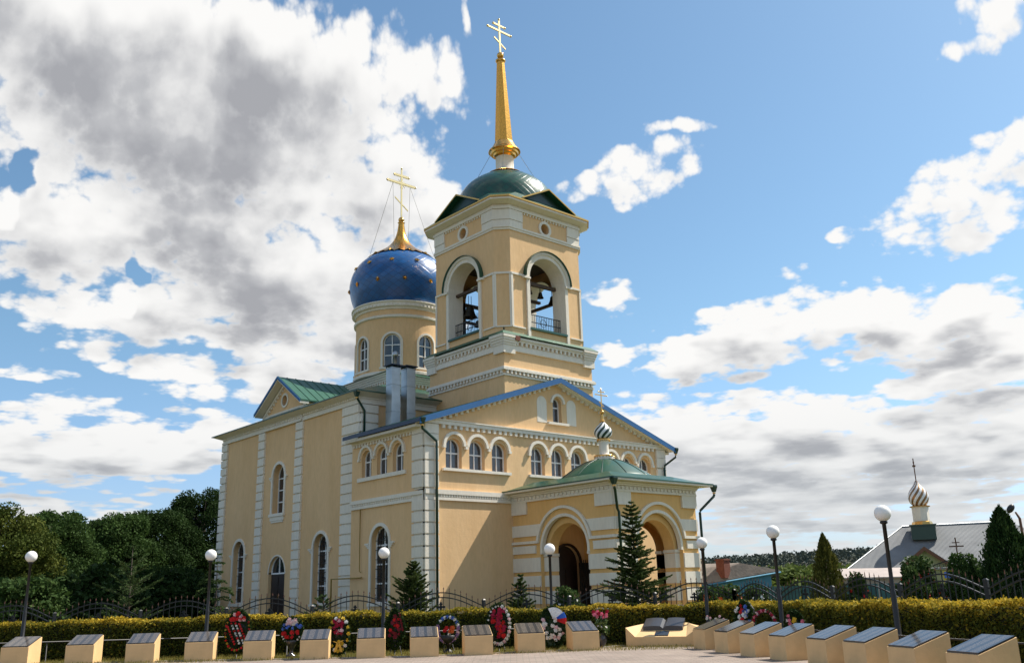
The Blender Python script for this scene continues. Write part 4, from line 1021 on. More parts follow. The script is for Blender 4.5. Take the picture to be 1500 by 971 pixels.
# ================================================================== ground, plaza, planting
nL, tL = Vector((.66, .75, 0)).normalized(), Vector((.75, -.66, 0)).normalized()
nR, tR = Vector((.886, -.463, 0)).normalized(), Vector((.463, .886, 0)).normalized()
def ground_mat():
    m, N, L, b = newmat('meadow_ground')
    tc = N.new('ShaderNodeTexCoord')
    n = N.new('ShaderNodeTexNoise'); n.inputs['Scale'].default_value = .6; n.inputs['Detail'].default_value = 10; L.new(tc.outputs['Object'], n.inputs['Vector'])
    r = N.new('ShaderNodeValToRGB'); L.new(n.outputs['Fac'], r.inputs[0]); e = r.color_ramp.elements
    e[0].position = .3; e[0].color = (.045, .06, .015, 1); e[1].position = .7; e[1].color = (.15, .13, .035, 1)
    L.new(r.outputs[0], b.inputs['Base Color']); b.inputs['Roughness'].default_value = .95; b.inputs['Specular IOR Level'].default_value = .1
    return m
def paver_mat():
    m, N, L, b = newmat('paving_slabs')
    tc = N.new('ShaderNodeTexCoord'); mp = N.new('ShaderNodeMapping'); mp.inputs['Rotation'].default_value = (0, 0, math.radians(41)); L.new(tc.outputs['Object'], mp.inputs[0])
    br = N.new('ShaderNodeTexBrick'); L.new(mp.outputs[0], br.inputs['Vector']); br.inputs['Scale'].default_value = 1.0
    br.inputs['Brick Width'].default_value = .30; br.inputs['Row Height'].default_value = .15; br.inputs['Mortar Size'].default_value = .012
    br.inputs['Color1'].default_value = (.285, .225, .185, 1); br.inputs['Color2'].default_value = (.23, .175, .145, 1); br.inputs['Mortar'].default_value = (.17, .15, .12, 1)
    n = N.new('ShaderNodeTexNoise'); n.inputs['Scale'].default_value = .8; n.inputs['Detail'].default_value = 8; L.new(tc.outputs['Object'], n.inputs['Vector'])
    r = N.new('ShaderNodeMapRange'); L.new(n.outputs['Fac'], r.inputs[0]); r.inputs[1].default_value = .3; r.inputs[2].default_value = .7; r.inputs[3].default_value = .85; r.inputs[4].default_value = 1.15
    v = N.new('ShaderNodeVectorMath'); v.operation = 'SCALE'; L.new(br.outputs[0], v.inputs[0]); L.new(r.outputs[0], v.inputs['Scale'])
    L.new(v.outputs[0], b.inputs['Base Color']); b.inputs['Roughness'].default_value = .85
    bp = N.new('ShaderNodeBump'); bp.inputs['Strength'].default_value = .5; bp.inputs['Distance'].default_value = .01; bp.invert = True
    L.new(br.outputs['Fac'], bp.inputs['Height']); L.new(bp.outputs[0], b.inputs['Normal'])
    return m
MAT['ground'] = ground_mat(); MAT['paver'] = paver_mat()
mb = MB(); mb.poly([(-2500, -2500, 0), (2500, -2500, 0), (2500, 2500, 0), (-2500, 2500, 0)]); struct(mkobj('ground', mb, 'ground'))
# plaza edge follows the rows of plinths
PROW = [(-19.25, -7.3, -40), (-17.9, -8.35, -36), (-16.74, -9.63, -32), (-15.55, -10.69, -33), (-14.51, -12.04, -34), (-13.52, -13.30, -35), (-12.45, -14.36, -34), (-11.48, -15.41, -34), (-10.35, -16.27, -32), (-9.02, -16.84, -34), (-7.73, -17.62, -30)]
RROW = [(-5.61, -20.0), (-6.43, -21.31), (-7.13, -22.56), (-7.71, -23.75), (-8.40, -25.12), (-9.02, -26.30), (-9.95, -27.69), (-10.88, -29.14)]
edge = [(-30, 3), (-22.6, -4.0)]+[(x+.3*.66, y+.3*.75) for x, y, a in PROW]+[(-5.7, -17.4), (-4.3, -19.6)]+[(x+.45, y-.2) for x, y in RROW]+[(-14.0, -34.5), (-17, -40), (-26, -60), (-60, -60), (-70, -20)]
mb = MB(); mb.poly([(x, y, .012) for x, y in edge]); struct(mkobj('plaza_paving', mb, 'paver'))
mb = MB()
for (x0, y0), (x1, y1) in zip(edge[:-5], edge[1:-4]):
    d = Vector((x1-x0, y1-y0, 0)).normalized(); n = Vector((-d.y, d.x, 0))
    if n.dot(Vector((x0+18, y0+22, 0))) < 0: n = -n
    a, b_ = Vector((x0, y0, 0)), Vector((x1, y1, 0))
    mb.hexa([a, b_, b_+n*.08, a+n*.08, a+Vector((0, 0, .035)), b_+Vector((0, 0, .035)), b_+n*.08+Vector((0, 0, .035)), a+n*.08+Vector((0, 0, .035))])
struct(mkobj('kerb', mb, 'kerb'))

# hedge path (front edge)
corner = Vector((-2.92, -18.77, 0))
def hedge_pts():
    o = [corner-tL*(34-i*.5) for i in range(0, 65)]
    a, b_ = corner-tL*1.8, corner-tR*1.8
    for i in range(1, 8):
        t = i/8; o.append(a*(1-t)**2+corner*2*t*(1-t)+b_*t*t)
    o += [b_-tR*(i*.5) for i in range(0, 33)]
    return o
HP = hedge_pts()
def hedge():
    rng = np.random.default_rng(5)
    t = thing('clipped_hedge', 'long clipped golden green hedge curving between the memorial plinths and the iron fence', 'hedge', tuple(HP[68]))
    O = np.array(HP[68])
    mb = MB(); P = [np.array(p) for p in HP]; cs, ds = [], []
    L = [0]
    for a, b in zip(P, P[1:]): L.append(L[-1]+np.linalg.norm(b-a))
    def norm(i):
        d = P[min(i+1, len(P)-1)]-P[max(i-1, 0)]; d = d/np.linalg.norm(d); n = np.array([-d[1], d[0], 0])
        return n if n@(P[i]-np.array([-20, -25, 0])) > 0 else -n
    NN = [norm(i) for i in range(len(P))]
    hgt = [1.05+.10*min(1, max(0, (i-66)/30)) for i in range(len(P))]
    for i in range(len(P)-1):
        c = []
        for z in (0, 1):
            for k, off in ((i, .08), (i+1, .08), (i+1, .87), (i, .87)):
                q = P[k]+NN[k]*off-O; c.append((q[0], q[1], (hgt[k]-.07)*z+.01))
        mb.hexa(c)
    part('branches', mb, 'hedgecore', t)
    n = 150000
    u = rng.random(n)*L[-1]; idx = np.clip(np.searchsorted(L, u)-1, 0, len(P)-2); fr = (u-np.array(L)[idx])/(np.array(L)[idx+1]-np.array(L)[idx])
    PA = np.array(P); NA = np.array(NN); H = np.array(hgt)
    base = PA[idx]*(1-fr[:, None])+PA[idx+1]*fr[:, None]; nn = NA[idx]; hh = H[idx]
    typ = rng.random(n)
    wob = .035*np.sin(u*1.7)+.03*np.sin(u*4.3+1)+.02*np.sin(u*9.1)
    z = np.where(typ < .52, rng.random(n)*hh, hh+rng.normal(size=n)*.022+wob*.9)
    z = np.where(typ > .93, rng.random(n)*hh, z)
    off = np.where(typ < .52, rng.normal(size=n)*.03+wob, rng.random(n)*.93)
    off = np.where(typ > .93, .93+rng.normal(size=n)*.03, off)
    sprig = (rng.random(n) < .05) & (typ > .52) & (typ < .93); z = z+sprig*rng.random(n)*.07
    cen = base+nn*off[:, None]; cen[:, 2] = z; cen -= O
    s = .016+.016*rng.random(n); a = rvec(rng, n); b = perp(rng, a)
    top = np.clip((z/hh-.62)/.38, 0, 1)
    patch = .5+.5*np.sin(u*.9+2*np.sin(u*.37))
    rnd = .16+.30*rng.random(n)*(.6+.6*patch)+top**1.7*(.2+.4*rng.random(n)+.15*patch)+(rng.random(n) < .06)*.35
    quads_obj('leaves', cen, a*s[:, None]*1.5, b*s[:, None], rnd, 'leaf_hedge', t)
MAT['hedgecore'] = simple('hedge_branches', (.018, .022, .008), .95, var=.4, vscale=12)
hedge()
# grass strip
def grass():
    rng = np.random.default_rng(8); n = 26000
    u = rng.random(n)
    nleft = rng.random(n) < .7
    c = np.where(nleft[:, None], np.array(corner)-np.array(tL)*(u[:, None]*20)-np.array(nL)*(rng.random((n, 1))*3.0-.1), np.array(corner)-np.array(tR)*(u[:, None]*14)-np.array(nR)*(rng.random((n, 1))*1.4-.1))
    h = .02+.035*rng.random(n); c[:, 2] = h
    a = np.zeros((n, 3)); a[:, 2] = h; a[:, :2] = rng.normal(size=(n, 2))*.012
    b = rvec(rng, n); b[:, 2] = 0
    keep = np.ones(n, bool)
    for i, p in enumerate(c):
        pass
    o = quads_obj('lawn_grass', c, a, b*.006, rng.random(n), 'grass_blade'); o['kind'] = 'stuff'
grass()

# ---- memorial plinths
def plinth_proto():
    t = thing('memorial_plinth', 'x', 'memorial plinth', (0, 0, 0), 0, 'sloping cream plinths with granite name slabs')
    w, d = .74, .72
    mb = MB(); mb.hexa([(0, 0, 0), (w, 0, 0), (w, d, 0), (0, d, 0), (0, 0, .49), (w, 0, .49), (w, d, .72), (0, d, .72)]); part('plinth_body', mb, 'concrete', t)
    sl = (.72-.49)/d; e = .02
    mb = MB(); z = lambda y: .49+sl*y
    ys = (.015, d-.02)
    mb.hexa([(e, ys[0], z(ys[0])+.002), (w-e, ys[0], z(ys[0])+.002), (w-e, ys[1], z(ys[1])+.002), (e, ys[1], z(ys[1])+.002), (e, ys[0], z(ys[0])+.03), (w-e, ys[0], z(ys[0])+.03), (w-e, ys[1], z(ys[1])+.03), (e, ys[1], z(ys[1])+.03)])
    part('granite_slab', mb, 'granite', t)
    return t
ordw = ['first', 'second', 'third', 'fourth', 'fifth', 'sixth', 'seventh', 'eighth', 'ninth', 'tenth', 'eleventh']
def copy_tree(o, parent=None):
    c = o.copy(); COL.objects.link(c)
    if parent is not None: c.parent = parent
    for k in list(o.children): copy_tree(k, c)
    return c
pl0 = plinth_proto()
PLAB = ['cream memorial plinth cut off by the left edge, leftmost of the back row', 'cream memorial plinth second from the left, in front of plain hedge', 'cream memorial plinth third from the left, in front of plain hedge', 'cream memorial plinth just left of the tall red striped wreath', 'cream memorial plinth just right of the tall red striped wreath', 'cream memorial plinth between the urn wreath and the yellow ribboned wreath', 'cream memorial plinth between the yellow ribboned wreath and the dark red wreath', 'cream memorial plinth between the dark red wreath and the purple ring wreath', 'cream memorial plinth between the purple ring wreath and the tall crimson oval wreath', 'cream memorial plinth left of the white, blue and red wreath', 'cream memorial plinth beside the vase of pink flowers']
for i, (x, y, a) in enumerate(PROW):
    o = pl0 if i == 0 else copy_tree(pl0)
    o.location = (x, y, 0); o.rotation_euler = (0, 0, math.radians(a)); o['label'] = PLAB[i]
for i, (x, y) in enumerate(RROW):
    o = copy_tree(pl0); o.location = (x, y, 0); o.rotation_euler = (0, 0, math.atan2(-tR.y, -tR.x))
    o['label'] = 'cream memorial plinth, ' + ['nearest the open book monument in the right hand row', 'second after the book monument in the right hand row', 'third after the book monument in the right hand row', 'fourth after the book monument, in front of the dark small wreath', 'fifth after the book monument in the right hand row', 'sixth after the book monument in the right hand row', 'seventh after the book monument, next to last at the right', 'largest, nearest the camera at the lower right edge'][i]

# ---- book monument
bm = thing('book_monument', 'low cream monument carrying an open grey granite book and a dark plaque', 'monument', (-5.82, -17.80, 0), math.radians(-59.5))
W, D_ = 2.02, 1.0
mb = MB()
v = [(0, 0, 0), (W, 0, 0), (W, D_, 0), (0, D_, 0), (0, 0, .52), (.26, 0, .27), (W-.34, 0, .27), (W, 0.05, .50), (.42, D_-.05, .60), (W-.42, D_-.05, .60), (0, D_, .50), (W, D_, .48)]
mb.mesh_add(v, [(0, 1, 7, 6, 5, 4), (5, 6, 9, 8), (4, 5, 8), (6, 7, 9), (4, 8, 10), (7, 11, 9), (0, 4, 10, 3), (1, 2, 11, 7), (2, 3, 10, 8, 9, 11), (0, 3, 2, 1)])
part('monument_body', mb, 'concrete', bm)
sl = (.60-.27)/(D_-.05)
zz = lambda y: .27+sl*y
for s in (-1, 1):       # two halves of the open book with curved pages
    mb = MB(); cx = W/2-.03; n = 8; y0, y1 = .42, 1.0
    prof_ = [(cx+s*.56*i/n, .105+.022*math.sin(PI*min(1, i/n*1.02))-(.05 if i == 0 else 0)) for i in range(n+1)]
    for (xa, ha), (xb, hb) in zip(prof_, prof_[1:]):
        xs = sorted(((xa, ha), (xb, hb)))
        (xa, ha), (xb, hb) = xs
        mb.hexa([(xa, y0, zz(y0)+.003), (xb, y0, zz(y0)+.003), (xb, y1, zz(y1)+.003), (xa, y1, zz(y1)+.003), (xa, y0, zz(y0)+ha), (xb, y0, zz(y0)+hb), (xb, y1, zz(y1)+hb), (xa, y1, zz(y1)+ha)])
    part('book_page', mb, 'bookgranite', bm)
mb = MB(); mb.hexa([(.80, .05, zz(.05)+.003), (1.18, .05, zz(.05)+.003), (1.18, .33, zz(.33)+.003), (.80, .33, zz(.33)+.003), (.80, .05, zz(.05)+.025), (1.18, .05, zz(.05)+.025), (1.18, .33, zz(.33)+.025), (.80, .33, zz(.33)+.025)])
part('plaque', mb, 'granite_plain', bm)

# ---- globe lamps
def lamp_proto():
    t = thing('globe_lamp', 'x', 'street lamp', (0, 0, 0), 0, 'white globe lamps on black posts round the plaza')
    mb = MB(); mb.lathe([(.10, 0), (.10, .04), (.06, .07), (.055, 1.25), (.048, 1.3), (.040, 1.33), (.040, 2.62), (.075, 2.64), (.075, 2.68), (.05, 2.69)], 0, 0, 12); part('lamp_post', mb, 'black', t)
    mb = MB(); mb.ball((0, 0, 0), .165, 14); part('glass_globe', mb, 'globe', t, (0, 0, 2.84)); return t
lp0 = lamp_proto()
LAMPS = [(-18.41, -5.93, 2.95, 'leftmost globe lamp, in front of the dark trees'), (-14.43, -9.43, 2.85, 'globe lamp beside the far left corner of the church'), (-10.61, -12.8, 2.77, 'globe lamp in front of the barred window of the annex'), (-6.95, -16.01, 2.75, 'globe lamp in front of the porch side arch'), (-3.65, -19.02, 2.80, 'globe lamp standing against the right corner of the porch'), (-5.64, -22.78, 2.84, 'globe lamp with only sky behind it, right of the porch'), (-7.73, -26.79, 2.92, 'nearest globe lamp, in front of the small grey roofed church')]
for i, (x, y, z, lab) in enumerate(LAMPS):
    o = lp0 if i == 0 else copy_tree(lp0)
    o.location = (x, y, z-2.84); o['label'] = lab
# ---- low rail
def rail(name, pts, label):
    t = thing(name, label, 'rail', tuple(pts[0])+(0,) if len(pts[0]) == 2 else tuple(pts[0]))
    O = Vector((pts[0][0], pts[0][1], 0)); mb = MB()
    mb.tube([(p[0]-O.x, p[1]-O.y, .56) for p in pts], .022, 6); part('top_bar', mb, 'black', t)
    for a, b in zip(pts, pts[1:]):
        n = max(1, round(math.hypot(b[0]-a[0], b[1]-a[1])/2.2))
        for i in range(n):
            x = a[0]+(b[0]-a[0])*i/n-O.x; y = a[1]+(b[1]-a[1])*i/n-O.y
            m = MB(); m.tube([(x, y, 0), (x, y, .56)], .018, 6); part('rail_post', m, 'black', t)
def Lp(s, c=-17.0):
    o = corner-tL*s; o = o+nL*(c-nL.dot(corner)); return (o.x, o.y)
def Rp(s, c=5.35):
    o = corner-tR*s; o = o+nR*(c-nR.dot(corner)); return (o.x, o.y)
rail('low_rail', [Lp(26), Lp(3.3)], 'low black tube rail behind the left row of plinths')
rail('low_rail', [Rp(1.5), Rp(13)], 'low black tube rail behind the right row of plinths')

# ---- arched iron fence
def fence(name, posts, label, hz=0.0, heights=None, rise=.46):
    t = thing(name, label, 'fence', (posts[0][0], posts[0][1], 0)); O = Vector((posts[0][0], posts[0][1], 0))
    for i, p in enumerate(posts):
        h = heights[i]; m = MB(); x, y = p[0]-O.x, p[1]-O.y
        m.box(x-.045, x+.045, y-.045, y+.045, 0, h); m.hexa([(x-.055, y-.055, h+.003), (x+.055, y-.055, h+.003), (x+.055, y+.055, h+.003), (x-.055, y+.055, h+.003), (x-.02, y-.02, h+.04), (x+.02, y-.02, h+.04), (x+.02, y+.02, h+.04), (x-.02, y+.02, h+.04)])
        part('fence_post', m, 'black', t)
    for i, (a, b) in enumerate(zip(posts, posts[1:])):
        A = Vector((a[0], a[1], 0))-O; B = Vector((b[0], b[1], 0))-O; d = (B-A); Ln = d.length; d.normalize(); n = Vector((-d.y, d.x, 0))
        hA, hB = heights[i]-1.3, heights[i+1]-1.3
        gz = lambda s: hA+(hB-hA)*s
        P = lambda u, z, dd: tuple(A+d*u+n*dd+Vector((0, 0, z)))
        top = lambda s: 1.10+rise*math.sin(PI*s)**1.1+gz(s)
        m = MB(); K = 20
        for off in (0, -.15):
            for k in range(K):
                s0, s1 = k/K, (k+1)/K
                m.slab(P, [(s0*Ln, top(s0)+off), (s1*Ln, top(s1)+off), (s1*Ln, top(s1)+off+.035), (s0*Ln, top(s0)+off+.035)], -.015, .015)
        m.pbox(P, 0, Ln, .18+hA*.5, .215+hA*.5, -.015, .015)
        NP = 15; tip = MB()
        for k in range(1, NP):
            s = k/NP; u = s*Ln
            m.pbox(P, u-.009, u+.009, .12, top(s)+.10, -.009, .009)
            z = top(s)+.10
            tip.mesh_add([P(u-.022, z+.03, 0), P(u, z, -.01), P(u+.022, z+.03, 0), P(u, z, .01), P(u, z+.10, 0)], [(0, 1, 4), (1, 2, 4), (2, 3, 4), (3, 0, 4), (0, 3, 2, 1)])
        g = part('fence_panel', m, 'black', t); part('spear_tip', tip, 'coppertip', g)
        c = MB(); u = Ln/2; z0 = .9+gz(.5)
        c.pbox(P, u-.03, u+.03, z0-.1, z0+.38, .02, .05); c.pbox(P, u-.14, u+.14, z0+.20, z0+.26, .02, .051); c.pbox(P, u-.24, u+.24, z0+.02, z0+.08, .02, .051); c.pbox(P, u-.06, u+.06, z0+.30, z0+.34, .02, .051)
        part('panel_cross', c, 'black', g)
MAT['coppertip'] = simple('copper_painted_tips', (.22, .09, .05), .5)
LF = [(-16.78+2.09*k, -2.97-1.835*k) for k in range(-4, 8)]+[(0.0, -17.35)]
RF = [(0-1.34*k, -17.35-2.57*k+.0) for k in range(0, 7)]
fence('iron_fence', LF, 'black iron fence with arched spear topped panels in front of the church', heights=[1.30]*8+[1.32, 1.34, 1.37, 1.40, 1.43])
fence('iron_fence', RF, 'black iron fence with arched panels running to the right edge before the small church', heights=[1.43, 1.45, 1.47, 1.50, 1.55, 1.57, 1.57], rise=.36)

# ---- trees
def leaf_cloud(name, cen, size, rnd, mat, parent, rng, asp=1.6, loc=(0, 0, 0), droop=None):
    n = len(cen); a = rvec(rng, n)
    if droop is not None: a = a*.6+droop; a /= np.linalg.norm(a, axis=1, keepdims=True)
    b = perp(rng, a); s = size*(.7+.6*rng.random(n))
    return quads_obj(name, cen, a*(s*asp)[:, None], b*s[:, None], rnd, mat, parent, loc)
def broad_tree(x, y, h, r, label, mat, seed, n=16000, leaf=.11, zb=.8, group='tall leafy trees left of the church', name='leafy_tree', egg=.55):
    rng = np.random.default_rng(seed)
    t = thing(name, label, 'tree', (x, y, 0), 0, group)
    mb = MB(); mb.tube([(0, 0, 0), (.05*r, 0, h*.3), (-.04*r, .03*r, h*.6), (0, 0, h*.88)], [.05*h*.6+.06, .03*h*.6+.05, .06, .02], 8)
    br = part('trunk', mb, 'bark', t)
    cb = MB(); cl = []
    NC = int(46+r*18)
    for i in range(NC):
        zt = rng.random()**.85
        zc = zb+(h-zb)*zt*.93
        prof = math.sin(PI*min(1, (zt*.86+.14))**egg)**.75 if zt < .99 else .2
        prof = (max(0, 1-((zt-.42)/.62)**2))**.5 if zt > .42 else (max(0, 1-((zt-.42)/.75)**2))**.5
        a = rng.random()*2*PI; rr = r*prof*(.62+.42*rng.random()); 
        c = np.array([rr*math.cos(a), rr*math.sin(a), zc]); cs = r*(.20+.16*rng.random())*(.7+.5*prof)
        cl.append((c, cs))
        if i % 3 == 0:
            z0 = max(.4, zc-rr*.9); cb.tube([(0, 0, z0), (c[0]*.6, c[1]*.6, (z0+zc)/2+.1), tuple(c)], [.05+.012*r, .03, .012], 5)
    part('limbs', cb, 'bark', br)
    w = np.array([cs**2 for c, cs in cl]); w /= w.sum(); k = rng.choice(len(cl), n, p=w)
    C0 = np.array([c for c, cs in cl])[k]; S0 = np.array([cs for c, cs in cl])[k]
    d = rvec(rng, n); rad = rng.random(n)**.45
    cen = C0+d*(S0*rad)[:, None]*np.array([1, 1, .8]); cen[:, 2] = np.maximum(cen[:, 2], .3)
    hue = rng.random(len(cl))[k]
    rnd = .15+.4*hue+.25*rng.random(n)**2
    leaf_cloud('crown', cen, leaf, rnd, mat, t, rng)
    return t
broad_tree(-13.2, 22.4, 7.14, 2.7, 'yellowing leafy tree at the left edge, nearest of the trees', 'leaf_yellow', 1, 64000, 0.046, .4)
broad_tree(-6.8, 36.3, 8.26, 3.2, 'dark rounded tree standing alone against the sky left of the church', 'leaf_dark', 2, 83200, 0.052, .3)
broad_tree(-3.6, 42.0, 3.9, 2.4, 'low dark tree filling the dip between two taller crowns', 'leaf_deep', 33, 48000, 0.063, .2)
broad_tree(0.9, 44.7, 8.77, 3.4, 'broad dark green tree, middle of those left of the church', 'leaf_dark', 3, 96000, 0.059, .3)
broad_tree(4.9, 47.6, 9.37, 4.0, 'dark tree with a flat rounded top next to the tallest one', 'leaf_deep', 4, 96000, 0.059, .3)
broad_tree(9.9, 49.0, 12.0, 3.9, 'tallest dark tree, touching the far corner of the church', 'leaf_deep', 5, 102400, 0.059, .3)
broad_tree(-20.5, 30.0, 7.40, 3.6, 'dark leafy tree mostly outside the left edge', 'leaf_dark', 7, 48000, 0.063, .3)
for i, (x, y, h, r, l) in enumerate([(-8.6, 22.5, 3.3, 3.4, 'dense dark bush below the lone rounded tree'), (-2.5, 26.5, 3.4, 3.6, 'dense dark bush below the broad middle tree'), (1.0, 36.0, 3.6, 4.0, 'dense dark bush at the foot of the flat topped tree'), (-15.2, 17.0, 2.6, 2.6, 'dense dark bush under the yellowing tree at left edge')]):
    broad_tree(x, y, h, r, l, 'leaf_deep', 60+i, 16000, .10, .1, 'dark undergrowth bushes behind the fence', 'bush')
broad_tree(-14.6, 9.6, 2.75, 1.5, 'berry bearing elder bush with pale clusters behind the fence at left', 'leaf_bush', 12, 9000, .06, .2, None, 'elder_bush')

def conifer(x, y, h, r, label, mat, seed, n=9000, tier=16, sparse=1.0, group=None, name='young_spruce', needle=.035, up=.25, lower=.06, zmin=.12, droopy=0.0):
    rng = np.random.default_rng(seed); t = thing(name, label, 'conifer', (x, y, 0), 0, group)
    mb = MB(); mb.tube([(0, 0, 0), (.02, .01, h*.5), (0, 0, h)], [.02+.012*h, .012+.006*h, .006], 7); tr = part('trunk', mb, 'bark', t)
    bb = MB(); cen = []; dr = []; rr_ = []
    NT = tier
    for i in range(NT):
        s = i/(NT-1); z = h*(zmin+(1-zmin)*s*.97)
        L = r*(1-s)**.8*(.7+.5*rng.random())+.08
        nb = int((7 if s < .7 else 5)*sparse) or 3
        a0 = rng.random()*6.28
        for k in range(nb):
            a = a0+2*PI*k/nb+rng.normal()*.3; l = L*(.45+.75*rng.random()); upk = up+.25*s+rng.normal()*.06
            pts = []
            for j in range(5):
                q = j/4; pts.append(np.array([math.cos(a)*l*q, math.sin(a)*l*q, z+l*(upk*q-lower*0-droopy*q*q*1.2)]))
            bb.tube([tuple(p) for p in pts], [.014, .010, .008, .006, .004], 4)
            PT = np.array(pts); d = np.array([math.cos(a), math.sin(a), upk]); sidev = np.array([-math.sin(a), math.cos(a), 0])
            NTW = max(6, int(l*24)); per = max(3, int(n*l/(NT*nb*r*.55)/(NTW+2)))
            segs = [(PT[0]*.6+PT[1]*.4, PT[4]+d*.03, 3)]
            for w in range(NTW):
                q = .15+.85*(w+rng.random())/NTW; idx = min(int(q*4), 3); f = q*4-idx; p0 = PT[idx]*(1-f)+PT[idx+1]*f
                tl = ((1-q)*.42*l+.05)*(.6+.7*rng.random()); sg = 1 if w % 2 else -1
                td = d*.75+sidev*sg*(.55+.4*rng.random())+np.array([0, 0, rng.normal()*.18-.05-droopy*.9]); td /= np.linalg.norm(td)
                segs.append((p0, p0+td*tl, 1)); bb.tube([tuple(p0), tuple(p0+td*tl)], [.004, .002], 3)
            for p0, p1, mult in segs:
                mm = per*mult; q = rng.random(mm)[:, None]; dd = (p1-p0)/max(1e-6, np.linalg.norm(p1-p0))
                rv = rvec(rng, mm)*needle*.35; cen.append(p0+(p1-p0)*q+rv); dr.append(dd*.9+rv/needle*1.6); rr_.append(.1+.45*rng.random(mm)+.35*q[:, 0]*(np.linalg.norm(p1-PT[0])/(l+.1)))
    part('branches', bb, 'bark', tr)
    cen = np.concatenate(cen); dr = np.concatenate(dr); dr /= np.linalg.norm(dr, axis=1, keepdims=True); rr_ = np.concatenate(rr_)
    b = perp(rng, dr); m = len(cen); s = needle*(.7+.6*rng.random(m))
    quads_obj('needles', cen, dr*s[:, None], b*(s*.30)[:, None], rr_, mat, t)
    return t
conifer(.21, -12.94, 4.75, 1.30, 'tallest young spruce, in front of the porch corner', 'leaf_spruce', 21, 100000, 27, 1.2, None, 'young_spruce', .040, .2)
conifer(-5.88, -7.52, 2.75, .95, 'young spruce in front of the annex corner quoins', 'leaf_spruce', 22, 70000, 21, 1.3, None, 'young_spruce', .040, .45)
conifer(-2.79, -9.96, 2.15, .62, 'small spruce seedling against the shaded porch wall', 'leaf_spruce', 23, 24000, 13, 1.1, None, 'young_spruce', .038, .4)
conifer(-11.9, -4.15, 3.2, 1.05, 'feathery drooping conifer at the far left corner of the church', 'leaf_larch', 24, 15000, 10, .7, None, 'drooping_larch', .038, .6, droopy=.8)
conifer(-14.52, -3.12, 3.45, 1.5, 'thin open larch in front of the dark trees', 'leaf_larch', 25, 15000, 10, .7, None, 'young_larch', .038, .45)
conifer(-9.9, -8.1, 1.6, .6, 'tiny conifer showing between fence bars near the annex', 'leaf_larch', 26, 6000, 8, .8, None, 'young_larch', .035, .5)

def thuja(x, y, h, r, label, mat, seed, n=14000, pw=.8):
    rng = np.random.default_rng(seed); t = thing('thuja', label, 'thuja', (x, y, 0))
    mb = MB(); mb.tube([(0, 0, 0), (0, 0, h*.9)], [.06, .01], 6); part('trunk', mb, 'bark', t)
    z = rng.random(n)**.9; prof = np.where(z < .18, .72+z/.18*.28, (1-((z-.18)/.82)**1.5))**pw
    a = rng.random(n)*2*PI
    lob = 1+.13*np.sin(a*5+z*9+seed)+.11*np.sin(a*9-z*23)+.10*np.sin(z*40+a*3)+.12*rng.normal(size=n)**2*.5
    rad = r*prof*lob*(1-.35*rng.random(n)**2)
    cen = np.stack([rad*np.cos(a), rad*np.sin(a), .08+z*(h-.1)+rng.normal(size=n)*.03], 1)
    d = np.stack([np.cos(a)*.35, np.sin(a)*.35, np.ones(n)], 1)+rng.normal(size=(n, 3))*.3; d /= np.linalg.norm(d, axis=1, keepdims=True)
    b = perp(rng, d); s = .042*(.6+.8*rng.random(n))
    rnd = .2+.45*rng.random(n)+.2*(lob-1)*4
    quads_obj('foliage', cen, d*s[:, None], b*(s*.4)[:, None], rnd, mat, t)
thuja(.71, -20.37, 3.05, .52, 'narrow bronzed thuja rising behind the hedge in mid right', 'leaf_thujay', 31)
thuja(-1.74, -26.72, 3.25, .66, 'large dark green thuja at the right edge', 'leaf_thuja', 32, 24000, .7)
thuja(-1.9, -25.9, 2.0, .26, 'small slim thuja left of the large dark thuja', 'leaf_thuja', 34, 7000)
thuja(-2.9, -28.6, 2.5, .5, 'second dark thuja cut off by the right edge', 'leaf_thuja', 35, 9000)

def flower_bush(x, y, h, r, label, leafm, petal, seed, nf=24, n=5000, name='flowering_bush', fr=.05):
    rng = np.random.default_rng(seed); t = thing(name, label, 'bush', (x, y, 0))
    mb = MB()
    for k in range(7):
        a = k*.9; mb.tube([(0, 0, 0), (r*.3*math.cos(a), r*.3*math.sin(a), h*.5), (r*.6*math.cos(a), r*.6*math.sin(a), h*.85)], [.02, .014, .006], 5)
    part('stems', mb, 'bark', t)
    d = rvec(rng, n); rad = .45+.55*rng.random(n)**.5; lob = 1+.18*np.sin(d[:, 0]*7+seed)+.15*np.sin(d[:, 2]*9)
    cen = d*(rad*lob)[:, None]*np.array([r, r, h*.48])+np.array([0, 0, h*.52])
    leaf_cloud('leaves', cen, .035, .2+.6*rng.random(n), leafm, t, rng)
    fm = MB()
    for k in range(5):
        a = 2*PI*k/5; fm.mesh_add([(0, 0, 0), (fr*math.cos(a-.5), fr*math.sin(a-.5), fr*.4), (fr*1.3*math.cos(a), fr*1.3*math.sin(a), fr*.3), (fr*math.cos(a+.5), fr*math.sin(a+.5), fr*.4)], [(0, 1, 2, 3)])
    fm.ball((0, 0, fr*.25), fr*.55, 4)
    f0 = None
    for i in range(nf):
        q = rvec(rng, 1)[0]; q[2] = abs(q[2])*.8-.1; 
        if f0 is None: f0 = part('flower', fm, petal, t); f = f0
        else: f = f0.copy(); COL.objects.link(f)
        f.location = (q[0]*r*1.02, q[1]*r*1.02, h*.52+q[2]*h*.52); f.rotation_euler = (rng.random()*2, rng.random()*2, rng.random()*6)
    return t
flower_bush(-2.95, -12.54, 1.55, .52, 'small pale flowered rose bush in front of the dark porch arch', 'leaf_bush', 'whiteF', 41, 26)
flower_bush(2.66, -14.35, 1.45, .6, 'bush of orange flowers just right of the porch', 'leaf_bush', 'orangeF', 42, 22, fr=.08)
flower_bush(4.0, -14.15, 1.5, .6, 'bush of orange flowers below the edge of the old grey roof', 'leaf_bush', 'orangeF', 43, 20, fr=.08)
